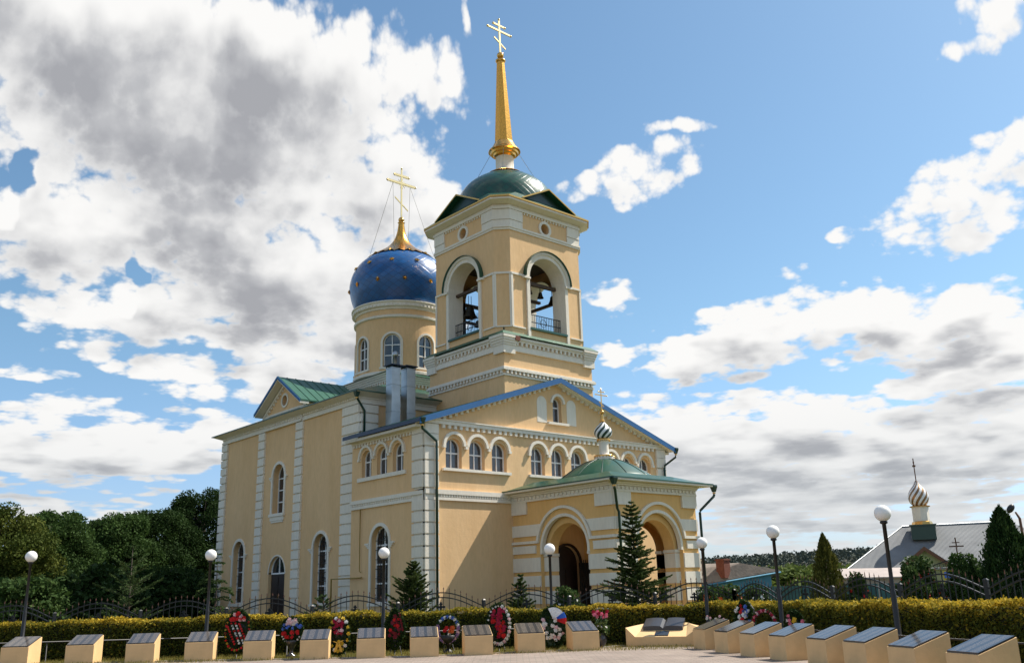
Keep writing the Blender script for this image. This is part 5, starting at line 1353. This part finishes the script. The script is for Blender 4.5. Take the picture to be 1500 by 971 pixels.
flower_bush(5.6, -14.3, 1.45, .6, 'bush of whitish flowers behind the fence under the blue gable', 'leaf_bush', 'whiteF', 44, 26, fr=.07)
flower_bush(1.0, -21.2, 1.7, .35, 'slim red rose stems left of the rose covered arch', 'leaf_bush', 'red', 47, 10)
flower_bush(2.6, -22.3, 2.1, .62, 'large climbing rose with red blooms, left half of the rose mound', 'leaf_bush', 'red', 45, 30, 9000, 'climbing_rose', .055)
flower_bush(3.0, -23.6, 2.1, .60, 'rounded climbing rose beside the iron arch with a cross', 'leaf_dark', 'red', 46, 14, 9000, 'climbing_rose', .045)

# ---- wreaths
blooms = {}
def bloom(mat):
    if mat not in blooms:
        m = MB(); r = 1.0
        for ring, (rr, zz_, n) in enumerate(((1.0, .10, 6), (.7, .45, 5), (.35, .7, 4))):
            for k in range(n):
                a = 2*PI*(k+.5*ring)/n
                m.mesh_add([(0, 0, .0), (rr*.8*math.cos(a-.55), rr*.8*math.sin(a-.55), zz_), (rr*1.05*math.cos(a), rr*1.05*math.sin(a), zz_-.05), (rr*.8*math.cos(a+.55), rr*.8*math.sin(a+.55), zz_)], [(0, 1, 2, 3)])
        m.ball((0, 0, .3), .35, 4)
        me = bpy.data.meshes.new('flower'); me.from_pydata(m.v, [], m.f); me.materials.append(MAT[mat]); blooms[mat] = me
    return blooms[mat]
def add_bloom(t, mat, x, y, z, r, rng):
    o = bpy.data.objects.new('flower', bloom(mat)); COL.objects.link(o); o.parent = t
    o.location = (x, y, z); o.scale = (r, r, r); o.rotation_euler = (PI/2+rng.normal()*.35, rng.normal()*.3, rng.normal()*.3)
FACE = math.radians(-41)
def wreath(x, y, label, h, w, seed, spec, z0=.25, base='greenW', shape='oval', rz=FACE, ring=False, stand=True):
    """an oval back board of dark greenery on a tripod, blooms set on its front (local -y)"""
    rng = np.random.default_rng(seed); t = thing('memorial_wreath', label, 'wreath', (x, y, 0), rz)
    zc = z0+(h-z0)/2; hh = (h-z0)/2
    def R(a):
        if shape == 'diamond': return 1/(abs(math.cos(a))**1.25+abs(math.sin(a))**1.25)**(1/1.25)
        if shape == 'drop': return 1-.13*math.sin(a)
        return 1
    mb = MB(); n = 28; lean = .16
    Y = lambda z, o: o+(z-z0)*lean
    if not ring:
        f = []; b = []
        for i in range(n):
            a = 2*PI*i/n; q = R(a)*(1+.05*math.sin(i*2.4)); X, Z = w/2*q*math.cos(a), zc+hh*q*math.sin(a); f.append((X, Y(Z, -.02), Z)); b.append((X*.95, Y(Z, .05), zc+(Z-zc)*.95))
        c = (0, Y(zc, -.07), zc); 
        for i in range(n): mb.poly([c, f[i], f[(i+1) % n]]); mb.poly([f[i], b[i], b[(i+1) % n], f[(i+1) % n]])
        mb.poly(b)
    else:
        mb.tube([(w*.43*math.cos(2*PI*i/24), Y(zc+hh*.86*math.sin(2*PI*i/24), 0), zc+hh*.86*math.sin(2*PI*i/24)) for i in range(25)], .05, 8)
    part('wreath_back', mb, base, t)
    nl = 1500; a = rng.random(nl)*2*PI; q = np.where(rng.random(nl) < .4, .88+.2*rng.random(nl), rng.random(nl)**.5) if not ring else (.8+.25*rng.random(nl))
    q2 = np.array([R(v) for v in a])*q
    cz = zc+hh*q2*np.sin(a); cen = np.stack([w/2*q2*np.cos(a), -.07+(cz-z0)*lean+rng.normal(size=nl)*.02, cz], 1)
    leaf_cloud('wreath_leaves', cen, .02, rng.random(nl)*.7, 'leaf_deep', t, rng)
    if stand:
        s = MB(); s.tube([(0, .0, 0), (0, Y(zc, .06), zc)], .016, 6); s.tube([(-.16, .25, 0), (0, Y(zc, .08), zc)], .012, 5); s.tube([(.16, .25, 0), (0, Y(zc, .08), zc)], .012, 5)
        part('stand', s, 'black', t)
    for (mat, u, v, r) in spec(rng): add_bloom(t, mat, u*w/2, Y(zc+v*hh, -.09), zc+v*hh, r*1.3, rng)
    return t
def sp1(rng):
    o = []
    for i in range(20): a = rng.random()*PI; o.append(('red' if i % 4 else 'paleP', .62*math.cos(a)*rng.random()**.3, .52+.38*math.sin(a)*rng.random(), .045))
    for k, (c, m) in enumerate(((-.55, 'red'), (-.2, 'whiteF'), (.12, 'whiteF'), (.42, 'red'))):
        for i in range(9): s = i/8; o.append((m if i % 3 else 'red', c-.32+s*.75, .38-s*.95+abs(c)*-.1, .028))
    for i in range(22): a = PI*.85+PI*1.3*i/21; o.append(('red' if i % 2 else 'goldrib', .92*math.cos(a), .92*math.sin(a), .03))
    return [q for q in o if q[1]**2+q[2]**2 < 1.02]
def ring_sp(mats, n, r, rad=.9, a0=0, a1=2*PI):
    return [(mats[i % len(mats)], rad*math.cos(a0+(a1-a0)*i/n), rad*math.sin(a0+(a1-a0)*i/n), r) for i in range(n)]
def scat(rng, mats, n, r, u0, u1, v0, v1): return [(mats[i % len(mats)], u0+(u1-u0)*rng.random(), v0+(v1-v0)*rng.random(), r*(.8+.4*rng.random())) for i in range(n)]
def ribbon(t, pts, w, mat, name='ribbon'):
    m = MB()
    for (x0, y0, z0_), (x1, y1, z1_) in zip(pts, pts[1:]):
        m.hexa([(x0-w, y0, z0_), (x0+w, y0, z0_), (x1+w, y1, z1_), (x1-w, y1, z1_), (x0-w, y0+.006, z0_), (x0+w, y0+.006, z0_), (x1+w, y1+.006, z1_), (x1-w, y1+.006, z1_)])
    part(name, m, mat, t)
wreath(-14.1, -10.75, 'tall oval wreath with red crown and diagonal red and white chains', 1.28, .72, 71, sp1, .18, 'blackF')
t = wreath(-12.95, -11.75, 'round wreath on an urn, pink on top, blue middle, red flowers below', 1.06, .62, 72, lambda g: scat(g, ['paleP', 'paleP', 'whiteF'], 16, .05, -.6, .6, .45, .95)+scat(g, ['blueF'], 10, .045, -.85, .85, .1, .42)+scat(g, ['red'], 11, .055, -.8, .6, -.5, .0)+ring_sp(['whiteF'], 9, .025, .9, PI*1.15, PI*1.9), .34, 'greenW', stand=False)
m = MB(); m.lathe([(.16, 0), (.15, .05), (.06, .09), (.05, .2), (.12, .3), (.2, .42), (.18, .44)], 0, .02, 16); part('urn', m, 'granite_plain', t)
t = wreath(-12.3, -13.2, 'crimson and yellow wreath with a hanging yellow ribbon bow', 1.08, .58, 73, lambda g: scat(g, ['crimson', 'crimson', 'paleP', 'crimson'], 22, .048, -.6, .5, .0, .75)+ring_sp(['yellowF', 'yellowF', 'whiteF'], 16, .045, .9)+scat(g, ['yellowF'], 5, .05, -.5, .6, -.55, -.35), .12, 'blackF', 'drop')
ribbon(t, [(0, -.12, .38), (-.07, -.13, .14)], .035, 'goldrib'); ribbon(t, [(0.02, -.12, .38), (.10, -.13, .14)], .035, 'goldrib'); ribbon(t, [(-.12, -.12, .42), (0, -.13, .37), (.14, -.12, .44)], .03, 'goldrib', 'bow')
wreath(-11.05, -14.05, 'dark diamond shaped wreath with deep red flowers and black ribbon', 1.25, .62, 74, lambda g: scat(g, ['darkred', 'red', 'darkred'], 18, .045, -.45, .5, -.55, .6)+[('darkred', .4+.3*i/7, .7-.75*i/7, .03) for i in range(8)], .12, 'blackF', 'diamond')
t = wreath(-9.75, -14.75, 'open ring wreath of lilac and white flowers with a red posy inside', 1.0, .66, 75, lambda g: ring_sp(['purple', 'purple', 'paleP'], 20, .05, .88, PI*.92, PI*2.1)+ring_sp(['whiteF', 'blueF'], 9, .045, .88, PI*.1, PI*.85)+scat(g, ['red', 'orangeF'], 9, .05, -.45, .45, -.15, .12), .24, 'greenW', ring=True)
m = MB(); m.lathe([(.02, .12), (.16, .30), (.24, .46), (.1, .47)], 0, .0, 14); m.lathe([(.14, 0), (.12, .06), (.03, .12)], 0, 0, 12); part('basket', m, 'black', t)
wreath(-8.75, -15.75, 'tall oval wreath packed with crimson roses edged with white lilies', 1.26, .66, 76, lambda g: scat(g, ['crimson', 'red', 'crimson'], 34, .05, -.55, .55, -.6, .72)+ring_sp(['whiteF', 'paleP', 'whiteF'], 15, .045, .93, -PI*.62, PI*.45)+ring_sp(['whiteF'], 6, .025, .9, PI*.5, PI*1.0), .16, 'blackF')
t = wreath(-7.55, -16.65, 'wreath of white roses with white, blue and red fabric fan', 1.22, .70, 77, lambda g: scat(g, ['whiteF', 'whiteF', 'paleP'], 24, .05, -.75, .8, -.75, .35), .12, 'greenW', 'drop')
def fan(t, a0, a1, r0, r1, mat, cx, cz, name):
    m = MB(); n = 14
    for i in range(n):
        a, b = a0+(a1-a0)*i/n, a0+(a1-a0)*(i+1)/n; o = -.10-.015*(i % 2); o2 = -.10-.015*((i+1) % 2)
        q = [(cx+r0*math.cos(a), o, cz+r0*math.sin(a)), (cx+r1*math.cos(a), o-.01, cz+r1*math.sin(a)), (cx+r1*math.cos(b), o2-.01, cz+r1*math.sin(b)), (cx+r0*math.cos(b), o2, cz+r0*math.sin(b))]
        q2 = [(x, y+.012, z) for x, y, z in q]; m.hexa(q2+q)
    part(name, m, mat, t)
fan(t, .60, 2.0, .02, .33, 'flagw', .03, .80, 'white_fan'); fan(t, .12, .60, .10, .36, 'flagb', .03, .80, 'blue_fan'); fan(t, -.38, .12, .10, .36, 'flagr', .03, .80, 'red_fan')
rg = np.random.default_rng(78)
t = thing('flower_vase', 'dark glass vase of bright pink artificial flowers left of the book monument', 'vase', (-6.35, -17.35, 0), FACE)
m = MB(); m.lathe([(.05, 0), (.05, .03), (.10, .08), (.15, .18), (.14, .28), (.10, .36), (.12, .40)], 0, 0, 18); part('vase_body', m, 'granite_plain', t)
m = MB()
for k in range(9): a = k*.7; m.tube([(0, 0, .3), (.07*math.cos(a), .07*math.sin(a), .6), (.17*math.cos(a), .12*math.sin(a), .82+.05*(k % 3))], .006, 4)
part('stems', m, 'greenW', t)
for i in range(13): a = rg.random()*6.28; r_ = .22*rg.random()**.5; add_bloom(t, 'pink' if i % 3 else 'crimson', r_*math.cos(a), -.06+.1*rg.random(), .78+.22*rg.random(), .06, rg)
for i in range(5): add_bloom(t, 'whiteF', .2*(rg.random()-.5)*2, -.1, .5+.12*rg.random(), .035, rg)
cen = rg.normal(size=(500, 3))*np.array([.09, .07, .11])+np.array([0, 0, .52]); leaf_cloud('leaves', cen, .03, rg.random(500), 'leaf_bush', t, rg)
# wreaths behind the right-hand row
t = thing('flower_vase', 'small posy of pale pink flowers behind the first right hand plinth', 'vase', (-4.30, -19.75, 0), FACE)
m = MB(); m.lathe([(.05, 0), (.08, .1), (.07, .3), (.09, .36)], 0, 0, 14); part('vase_body', m, 'granite_plain', t)
m = MB()
for k in range(7): a = k*.9; m.tube([(0, 0, .3), (.15*math.cos(a), .08*math.sin(a), .7)], .006, 4)
part('stems', m, 'greenW', t)
for i in range(10): add_bloom(t, ['paleP', 'whiteF'][i % 2], .26*(rg.random()-.5)*2, -.03, .62+.16*rg.random(), .04, rg)
SR = math.radians(-118)
wreath(-5.35, -21.45, 'upright wreath of blue and white flowers seen edge on', 1.18, .62, 81, lambda g: scat(g, ['blueF', 'whiteF', 'blueF', 'whiteF', 'red'], 30, .045, -.8, .8, -.6, .8), .14, 'blackF', rz=math.radians(-95))
wreath(-5.75, -22.35, 'arched spray of magenta flowers beside the blue and white wreath', 1.0, .62, 82, lambda g: ring_sp(['crimson', 'pink', 'crimson', 'paleP'], 16, .04, .9, 0, PI), .2, 'greenW', ring=True, rz=math.radians(-60))
wreath(-6.45, -23.65, 'small dark wreath with pink, white and yellow flowers behind the fourth right hand plinth', .98, .48, 83, lambda g: scat(g, ['pink', 'yellowF', 'whiteF'], 20, .04, -.8, .8, -.3, .75), .12, 'blackF', rz=math.radians(-60))

# ---- bells
def bell(x, y, z, r, label):
    t = thing('bell', label, 'bell', (x, y, z), 0, 'bells hanging in the bell tower')
    m = MB(); h = r*1.9
    m.lathe([(r, 0), (r*.97, .06*h), (r*.78, .25*h), (r*.62, .5*h), (r*.56, .75*h), (r*.48, .88*h), (r*.25, .96*h), (.01, h)], 0, 0, 28); m.lathe([(r*.94, 0), (r*.7, .25*h), (r*.5, .8*h), (.01, .9*h)], 0, 0, 28)
    part('bell_body', m, 'gunmetal', t); c = MB(); c.tube([(0, 0, h*.8), (0, 0, .05)], .02, 5); c.ball((0, 0, .04), r*.14, 6); part('clapper', c, 'black', t)
    s = MB()
    for dx in (-.25, .25): s.tube([(dx*r, 0, h*.95), (dx*r, 0, h*.95+.35+r*.6)], .018, 5)
    part('hanger', s, 'black', t)
bell(6.9, 4.88, 17.35, .42, 'largest bell, in the left hand arch of the tower'); bell(6.9, 4.15, 16.6, .21, 'small bell hung lowest in the left hand arch')
bell(10.83, 1.8, 18.15, .27, 'bell at the right side of the front tower arch'); bell(9.83, 1.8, 18.32, .20, 'middle bell in the front tower arch'); bell(9.03, 1.8, 18.45, .13, 'smallest bell at the left of the front tower arch')

# ================================================================== village to the right
# ---- small church with corrugated roof
def corr():
    m, N, L, b = newmat('corrugated_sheet')
    tc = N.new('ShaderNodeTexCoord'); w = N.new('ShaderNodeTexWave'); w.wave_type = 'BANDS'; w.bands_direction = 'X'; w.inputs['Scale'].default_value = 4.0
    L.new(tc.outputs['Object'], w.inputs['Vector'])
    n = N.new('ShaderNodeTexNoise'); n.inputs['Scale'].default_value = .7; n.inputs['Detail'].default_value = 8; L.new(tc.outputs['Object'], n.inputs['Vector'])
    r = N.new('ShaderNodeValToRGB'); L.new(n.outputs['Fac'], r.inputs[0]); r.color_ramp.elements[0].position = .3; r.color_ramp.elements[0].color = (.15, .16, .17, 1); r.color_ramp.elements[1].position = .7; r.color_ramp.elements[1].color = (.22, .23, .24, 1)
    L.new(r.outputs[0], b.inputs['Base Color']); b.inputs['Roughness'].default_value = .7; b.inputs['Specular IOR Level'].default_value = .25
    bp = N.new('ShaderNodeBump'); bp.inputs['Strength'].default_value = .6; bp.inputs['Distance'].default_value = .03; L.new(w.outputs['Fac'], bp.inputs['Height']); L.new(bp.outputs[0], b.inputs['Normal'])
    return m
MAT['corr'] = corr()
MAT['oldroof'] = simple('weathered_asbestos_roof', (.21, .175, .145), .9, var=.3, vscale=1.5, bump=.8, bscale=8)
MAT['gwall'] = simple('pale_green_wall', (.30, .33, .19), .85, var=.08, vscale=1)
MAT['blwall'] = simple('faded_blue_boards', (.06, .20, .30), .8, var=.2, vscale=2)
MAT['teal'] = simple('teal_sheet_fence', (.03, .11, .12), .6, var=.2, vscale=1)
MAT['stripe'] = simple('gold_brown_stripe', (.30, .17, .08), .35, .6)
MAT['brown'] = simple('brown_fascia', (.13, .06, .035), .7)
MAT['roofpale'] = simple('pale_shed_roof', (.40, .34, .31), .8, var=.15, vscale=1)
ang = math.atan2(-.89, .45)
sc_ = thing('small_church', 'small pale green church with grey corrugated hipped roof and striped onion cupola', 'church', (34.9, -1.7, 0), ang)
Lx, Dy = 15.2, 9.2
mb = MB(); mb.box(.5, Lx-.5, .5, Dy-.5, 0, 2.45); part('wall', mb, 'gwall', sc_)
mb = MB(); mb.mesh_add([(0, 0, 2.42), (Lx, 0, 2.42), (Lx, Dy, 2.42), (0, Dy, 2.42), (3.9, 4.6, 5.34), (11.0, 4.6, 5.34)], [(0, 1, 5, 4), (1, 2, 5), (2, 3, 4, 5), (3, 0, 4), (0, 3, 2, 1)])
rr = part('roof', mb, 'corr', sc_); mb = MB(); mb.tube([(3.9, 4.6, 5.36), (11, 4.6, 5.36)], .07, 6); mb.tube([(0, 0, 2.44), (3.9, 4.6, 5.36)], .05, 6); mb.box(0, Lx, -.03, 0.03, 2.3, 2.42); part('ridge_cap', mb, 'steel', rr)
for u in (2.3, 5.4, 8.2, 11.2):
    mb = MB(); P = lambda a, z, d: (a, .5-d, z); mb.strip(P, [(u, 1.0), (u, 2.0), (u+.8, 2.0), (u+.8, 1.0)], .08, 0, .05, closed=True); w_ = part('window', mb, 'uPVC', sc_)
    m2 = MB(); m2.poly([P(u, 1.0, .01), P(u+.8, 1.0, .01), P(u+.8, 2.0, .01), P(u, 2.0, .01)]); part('pane', m2, 'glass', w_)
# projecting gabled porch
mb = MB(); px0, px1, py = 3.4, 6.6, -2.6; pc = 5.0
mb.box(px0+.25, px1-.25, py+.3, .49, 0, 2.4); mb.mesh_add([(px0+.25, py+.3, 2.4), (px1-.25, py+.3, 2.4), (pc, py+.3, 3.5)], [(0, 1, 2)]); part('porch_wall', mb, 'gwall', sc_)
mb = MB()
for x in (px0, px1): mb.hexa([(pc, py, 3.62), (x, py, 2.36), (x, 2.0, 2.36), (pc, 2.4, 3.62), (pc, py, 3.70), (x, py, 2.44), (x, 2.0, 2.44), (pc, 2.4, 3.70)])
pr_ = part('porch_roof', mb, 'corr', sc_); mb = MB(); PQ = lambda a, z, d: (a, py-d, z)
for x in (px0, px1): mb.slab(PQ, [(pc, 3.40), (x, 2.14), (x, 2.40), (pc, 3.66)], 0, .04)
part('fascia', mb, 'brown', pr_)
mb = MB()
for x in (px0+.2, px1-.2): mb.box(x-.1, x+.1, py+.05, py+.28, 0, 2.35)
mb.box(px0+.1, px1-.1, py+.06, py+.27, 2.2, 2.32); part('column', mb, 'uPVC', sc_)
cx_, cy_ = 5.25, 3.3
mb = MB(); mb.box(cx_-.8, cx_+.8, cy_-.8, cy_+.8, 4.3, 5.25); mb.box(cx_-.9, cx_+.9, cy_-.9, cy_+.9, 5.25, 5.35)
for i in range(7):
    pass
bs = part('cupola_base', mb, 'dkgreen', sc_)
mb = MB(); mb.lathe([(.72, 5.35), (.66, 5.55), (.60, 5.6)], cx_, cy_, 8, sm=False); mb.lathe([(.66, 6.6), (.70, 6.66), (.5, 6.72)], cx_, cy_, 16, sm=False); part('gilt_trim', mb, 'goldsm', bs)
mb = MB(); mb.lathe([(.56, 5.5), (.56, 6.55), (.66, 6.62)], cx_, cy_, 8, sm=False); dr_ = part('cupola_drum', mb, 'white', sc_)
mb = onion(.70, 0, 1.62, seg=10, n=60, twist=.8); part('striped_onion', mb, ['palegold', 'stripegreen'], dr_, (cx_, cy_, 6.7)) if 'stripegreen' in MAT else part('striped_onion', mb, ['uPVC', 'stripe'], dr_, (cx_, cy_, 6.7))
mb = MB(); mb.ball((cx_, cy_, 8.36), .13, 8); t_ = .035; mb.box(cx_-t_, cx_+t_, cy_-t_, cy_+t_, 8.4, 10.1)
for z, w in ((9.8, .15), (9.55, .30)): mb.box(cx_-w*.35, cx_+w*.35, cy_-w, cy_+w, z-t_, z+t_)
part('cupola_cross', mb, 'brown', dr_)

# ---- second corrugated roof at the right edge
t = thing('outbuilding', 'grey corrugated outbuilding at the right edge behind the thuja', 'outbuilding', (40.6, -15.6, 0), ang)
mb = MB(); mb.box(.4, 9.6, .4, 5.6, 0, 2.5); part('wall', mb, 'gwall', t)
mb = MB(); mb.mesh_add([(0, 0, 2.5), (10, 0, 2.5), (10, 6, 2.5), (0, 6, 2.5), (1.2, 3, 4.3), (8.8, 3, 4.3)], [(0, 1, 5, 4), (1, 2, 5), (2, 3, 4, 5), (3, 0, 4), (0, 3, 2, 1)]); part('roof', mb, 'corr', t)

# ---- old house with grey roof, brick chimney and blue gable
t = thing('old_house', 'old low house with sagging grey roof, brick chimney and blue gable end', 'house', (18.0, 3.0, 0))
O = Vector((18.0, 3.0, 0)); V = lambda x, y, z: (x-O.x, y-O.y, z)
E0, E1 = (14.5, 9.0, 1.25), (19.6, .95, 1.42); R0, R1 = (20.2, 8.5, 2.95), (23.0, -1.3, 2.80); RE = (24.6, -3.05, 2.30); B0, B1 = (28.0, 10.0, 1.5), (29.5, 1.5, 1.5)
mb = MB()
up = lambda p, k=.08: V(p[0], p[1], p[2]+k)
mb.mesh_add([V(*E0), V(*E1), V(*RE), V(*R1), V(*R0), V(*B0), V(*B1)]+[up(E0), up(E1), up(RE), up(R1), up(R0), up(B0), up(B1)], [(7, 8, 10, 11), (8, 9, 10), (11, 10, 13, 12), (10, 9, 13), (0, 1, 8, 7), (1, 2, 9, 8), (2, 6, 13, 9), (6, 5, 12, 13), (5, 4, 0, 7, 11, 12)])
part('roof', mb, 'oldroof', t)
mb = MB(); e1, re_ = (20.1, .9), (24.3, -2.6)
mb.mesh_add([V(14.9, 9.0, 0), V(20.1, 1.0, 0), V(24.3, -2.55, 0), V(29, 1.8, 0), V(27.6, 9.8, 0), V(14.9, 9.0, 1.25), V(20.1, 1.0, 1.36), V(24.3, -2.55, 2.2), V(29, 1.8, 1.5), V(27.6, 9.8, 1.5)], [(0, 1, 6, 5), (1, 2, 7, 6), (2, 3, 8, 7), (3, 4, 9, 8), (4, 0, 5, 9)])
part('wall', mb, 'blwall', t)
mb = MB(); mb.tube([V(19.55, .92, 1.38), V(24.6, -3.08, 2.26)], .05, 4); part('fascia', mb, 'blwall', t)
mb = MB(); mb.box(21.75-O.x, 22.35-O.x, -1.0-O.y, -.4-O.y, 2.0, 3.15); mb.box(21.7-O.x, 22.4-O.x, -1.05-O.y, -.35-O.y, 3.05, 3.12); part('chimney', mb, 'brick', t)
mb = MB(); mb.lathe([(.12, 2.3), (.12, 3.05), (.26, 3.1), (.02, 3.2)], 21.3-O.x, .2-O.y, 12); part('vent_cap', mb, 'steel', t)
t = thing('garden_shed', 'small shed with pale sloping roof right of the blue gable', 'shed', (25.0, -6.4, 0), ang)
mb = MB(); mb.box(0, 3.6, 0, 2.4, 0, 1.75); part('wall', mb, 'roofpale', t)
mb = MB(); mb.hexa([(-.3, -.3, 1.75), (3.9, -.3, 1.72), (3.9, 2.7, 2.25), (-.3, 2.7, 2.3), (-.3, -.3, 1.82), (3.9, -.3, 1.79), (3.9, 2.7, 2.32), (-.3, 2.7, 2.37)]); part('roof', mb, 'roofpale', t)
t = thing('sheet_fence', 'teal sheet metal garden fence beyond the iron fence', 'fence', (19.5, -5.2, 0), math.atan2(-.89, .45))
for k in range(4):
    mb = MB(); mb.box(k*2.0+.03, k*2.0+1.97, 0, .04, 0.05, 1.45)
    for j in range(10): mb.box(k*2.0+.1+j*.19, k*2.0+.14+j*.19, -.03, -.001, .05, 1.44)
    part('sheet_panel', mb, 'teal', t)
t = thing('patterned_pillar', 'pair of white brick patterned gate pillars before the small church', 'pillar', (4.44, -20.96, 0), ang)
for k in range(2):
    mb = MB(); mb.box(k*.55, k*.55+.32, 0, .32, 0, 1.25); mb.box(k*.55-.03, k*.55+.35, -.03, .35, 1.25, 1.32); part('pillar_shaft', mb, 'white', t)
# ---- iron arch with a cross
t = thing('iron_arch', 'iron scrollwork arch topped by a three bar cross beside the climbing rose', 'arch', (4.25, -22.9, 0), math.atan2(-.92, .39))
mb = MB(); P = lambda u, z, d: (u, -d, z)
pts = [(-.85, 0), (-.85, 1.95)]+[(-.85+1.7*i/14, 1.95+.22*math.sin(PI*i/14)) for i in range(1, 14)]+[(.85, 1.95), (.85, 0)]
mb.strip(P, pts, .03, -.015, .015); mb.pbox(P, -.85, .85, 1.9, 1.93, -.01, .01)
for i in range(9): mb.strip(P, cpath(-.68+.17*i, 1.99+.05*math.sin(PI*i/8), .055, 10), .012, -.01, .01, closed=True)
part('arch_frame', mb, 'black', t)
mb = MB(); mb.pbox(P, -.02, .02, 2.16, 2.85, -.012, .012); mb.pbox(P, -.11, .11, 2.68, 2.71, -.012, .013); mb.pbox(P, -.21, .21, 2.56, 2.60, -.012, .013); mb.slab(P, [(-.12, 2.28), (.12, 2.38), (.12, 2.41), (-.12, 2.31)], -.012, .013)
part('arch_cross', mb, 'brown', t)
t = thing('notice_board', 'small yellow and blue notice board by the rose arch', 'sign', (5.04, -22.2, 0), math.radians(-55))
mb = MB(); mb.box(-.03, .03, 0, .04, 0, 1.3); part('board_post', mb, 'black', t)
mb = MB(); mb.box(-.20, .20, -.03, -.001, 1.25, 1.85); bb_ = part('board_panel', mb, 'yellowF', t); mb = MB(); mb.box(-.17, .17, -.035, -.031, 1.4, 1.55); mb.box(-.17, .05, -.035, -.031, 1.62, 1.82); part('board_print', mb, ['blueF'], bb_)
# ---- road lamp at the right edge
t = thing('road_lamp', 'slender road lamp with an oval head at the right edge', 'street lamp', (11.54, -22.24, 0))
mb = MB(); mb.tube([(0, 0, 0), (-.02, .03, 3.7), (-.08, .12, 3.95)], [.08, .05, .035], 8); part('lamp_post', mb, 'brown', t)
mb = MB(); mb.ball((0, 0, 0), .12, 8, sz=1.6); o = part('lamp_head', mb, 'black', t, (-.16, .24, 4.08)); o.rotation_euler = (.5, .5, 0)

# ---- middle distance greenery, hills and far wood
for i, (x, y, h, r, l) in enumerate([(36.0, 13.0, 2.1, 3.6, 'bright green garden tree behind the brick chimney'), (48.9, 13.7, 2.7, 3.6, 'bright green rounded garden tree left of the thuja'), (50.1, 9.0, 2.5, 3.6, 'yellow green garden tree just left of the thuja top'), (57.0, 12.5, 2.4, 4.6, 'pale green tree showing right of the thuja'), (33.0, 5.5, 1.9, 2.2, 'low bright bush beyond the pale shed')]):
    broad_tree(x, y, h, r, l, 'leaf_far', 90+i, 9000, .16, .2, 'bright garden trees in the village', 'garden_tree')
def hills():
    rng = np.random.default_rng(3); C0 = np.array([-25.9, -36.2])
    n = 90; mb = MB(); cen = []; sz = []
    def crest(a): return 19.5+2.2*math.sin(a*5+.6)+1.2*math.sin(a*13)+(-4 if a < .1 else 0)
    rows = [(430, 0, 0), (560, 0.12, 0), (600, .5, 0), (660, .82, 0), (740, 1.0, 0), (1200, 1.02, 0)]
    A = [(-.35+2.2*i/n) for i in range(n+1)]
    for i in range(n+1):
        a = A[i]
        for D, f, _ in rows: mb.v.append((C0[0]+D*math.sin(a), C0[1]+D*math.cos(a), crest(a)*f+(-.3 if f == 0 else 0)))
    k = len(rows)
    for i in range(n):
        for j in range(k-1): mb.f.append((i*k+j, (i+1)*k+j, (i+1)*k+j+1, i*k+j+1)); mb.mi.append(0); mb.sm.append(True)
    struct(mkobj('hill', mb, 'hillfield'))
    m = 90000
    a = -.35+2.2*rng.random(m); D = 560+rng.random(m)**.8*230
    f = np.interp(D, [r[0] for r in rows], [r[1] for r in rows])
    cr = 19.5+2.2*np.sin(a*5+.6)+1.2*np.sin(a*13)-4*(a < .1)
    gap = (np.sin(a*23)+np.sin(a*9+1) > .9) & (D > 590) & (D < 650)
    clump = 1+.35*np.sin(a*320)*np.sin(D*.3)
    z = cr*f+rng.random(m)**1.3*5.0*clump
    keep = ~gap; cen = np.stack([C0[0]+D*np.sin(a), C0[1]+D*np.cos(a), z], 1)[keep]; n2 = len(cen)
    aa = rvec(rng, n2); b = perp(rng, aa); s = .55+.5*rng.random(n2)
    o = quads_obj('far_wood', cen, aa*s[:, None]*1.3, b*s[:, None], rng.random(n2), 'leaf_wood'); o['kind'] = 'stuff'
MAT['hillfield'] = simple('hill_field', (.075, .07, .05), .95, var=.3, vscale=.02)
hills()
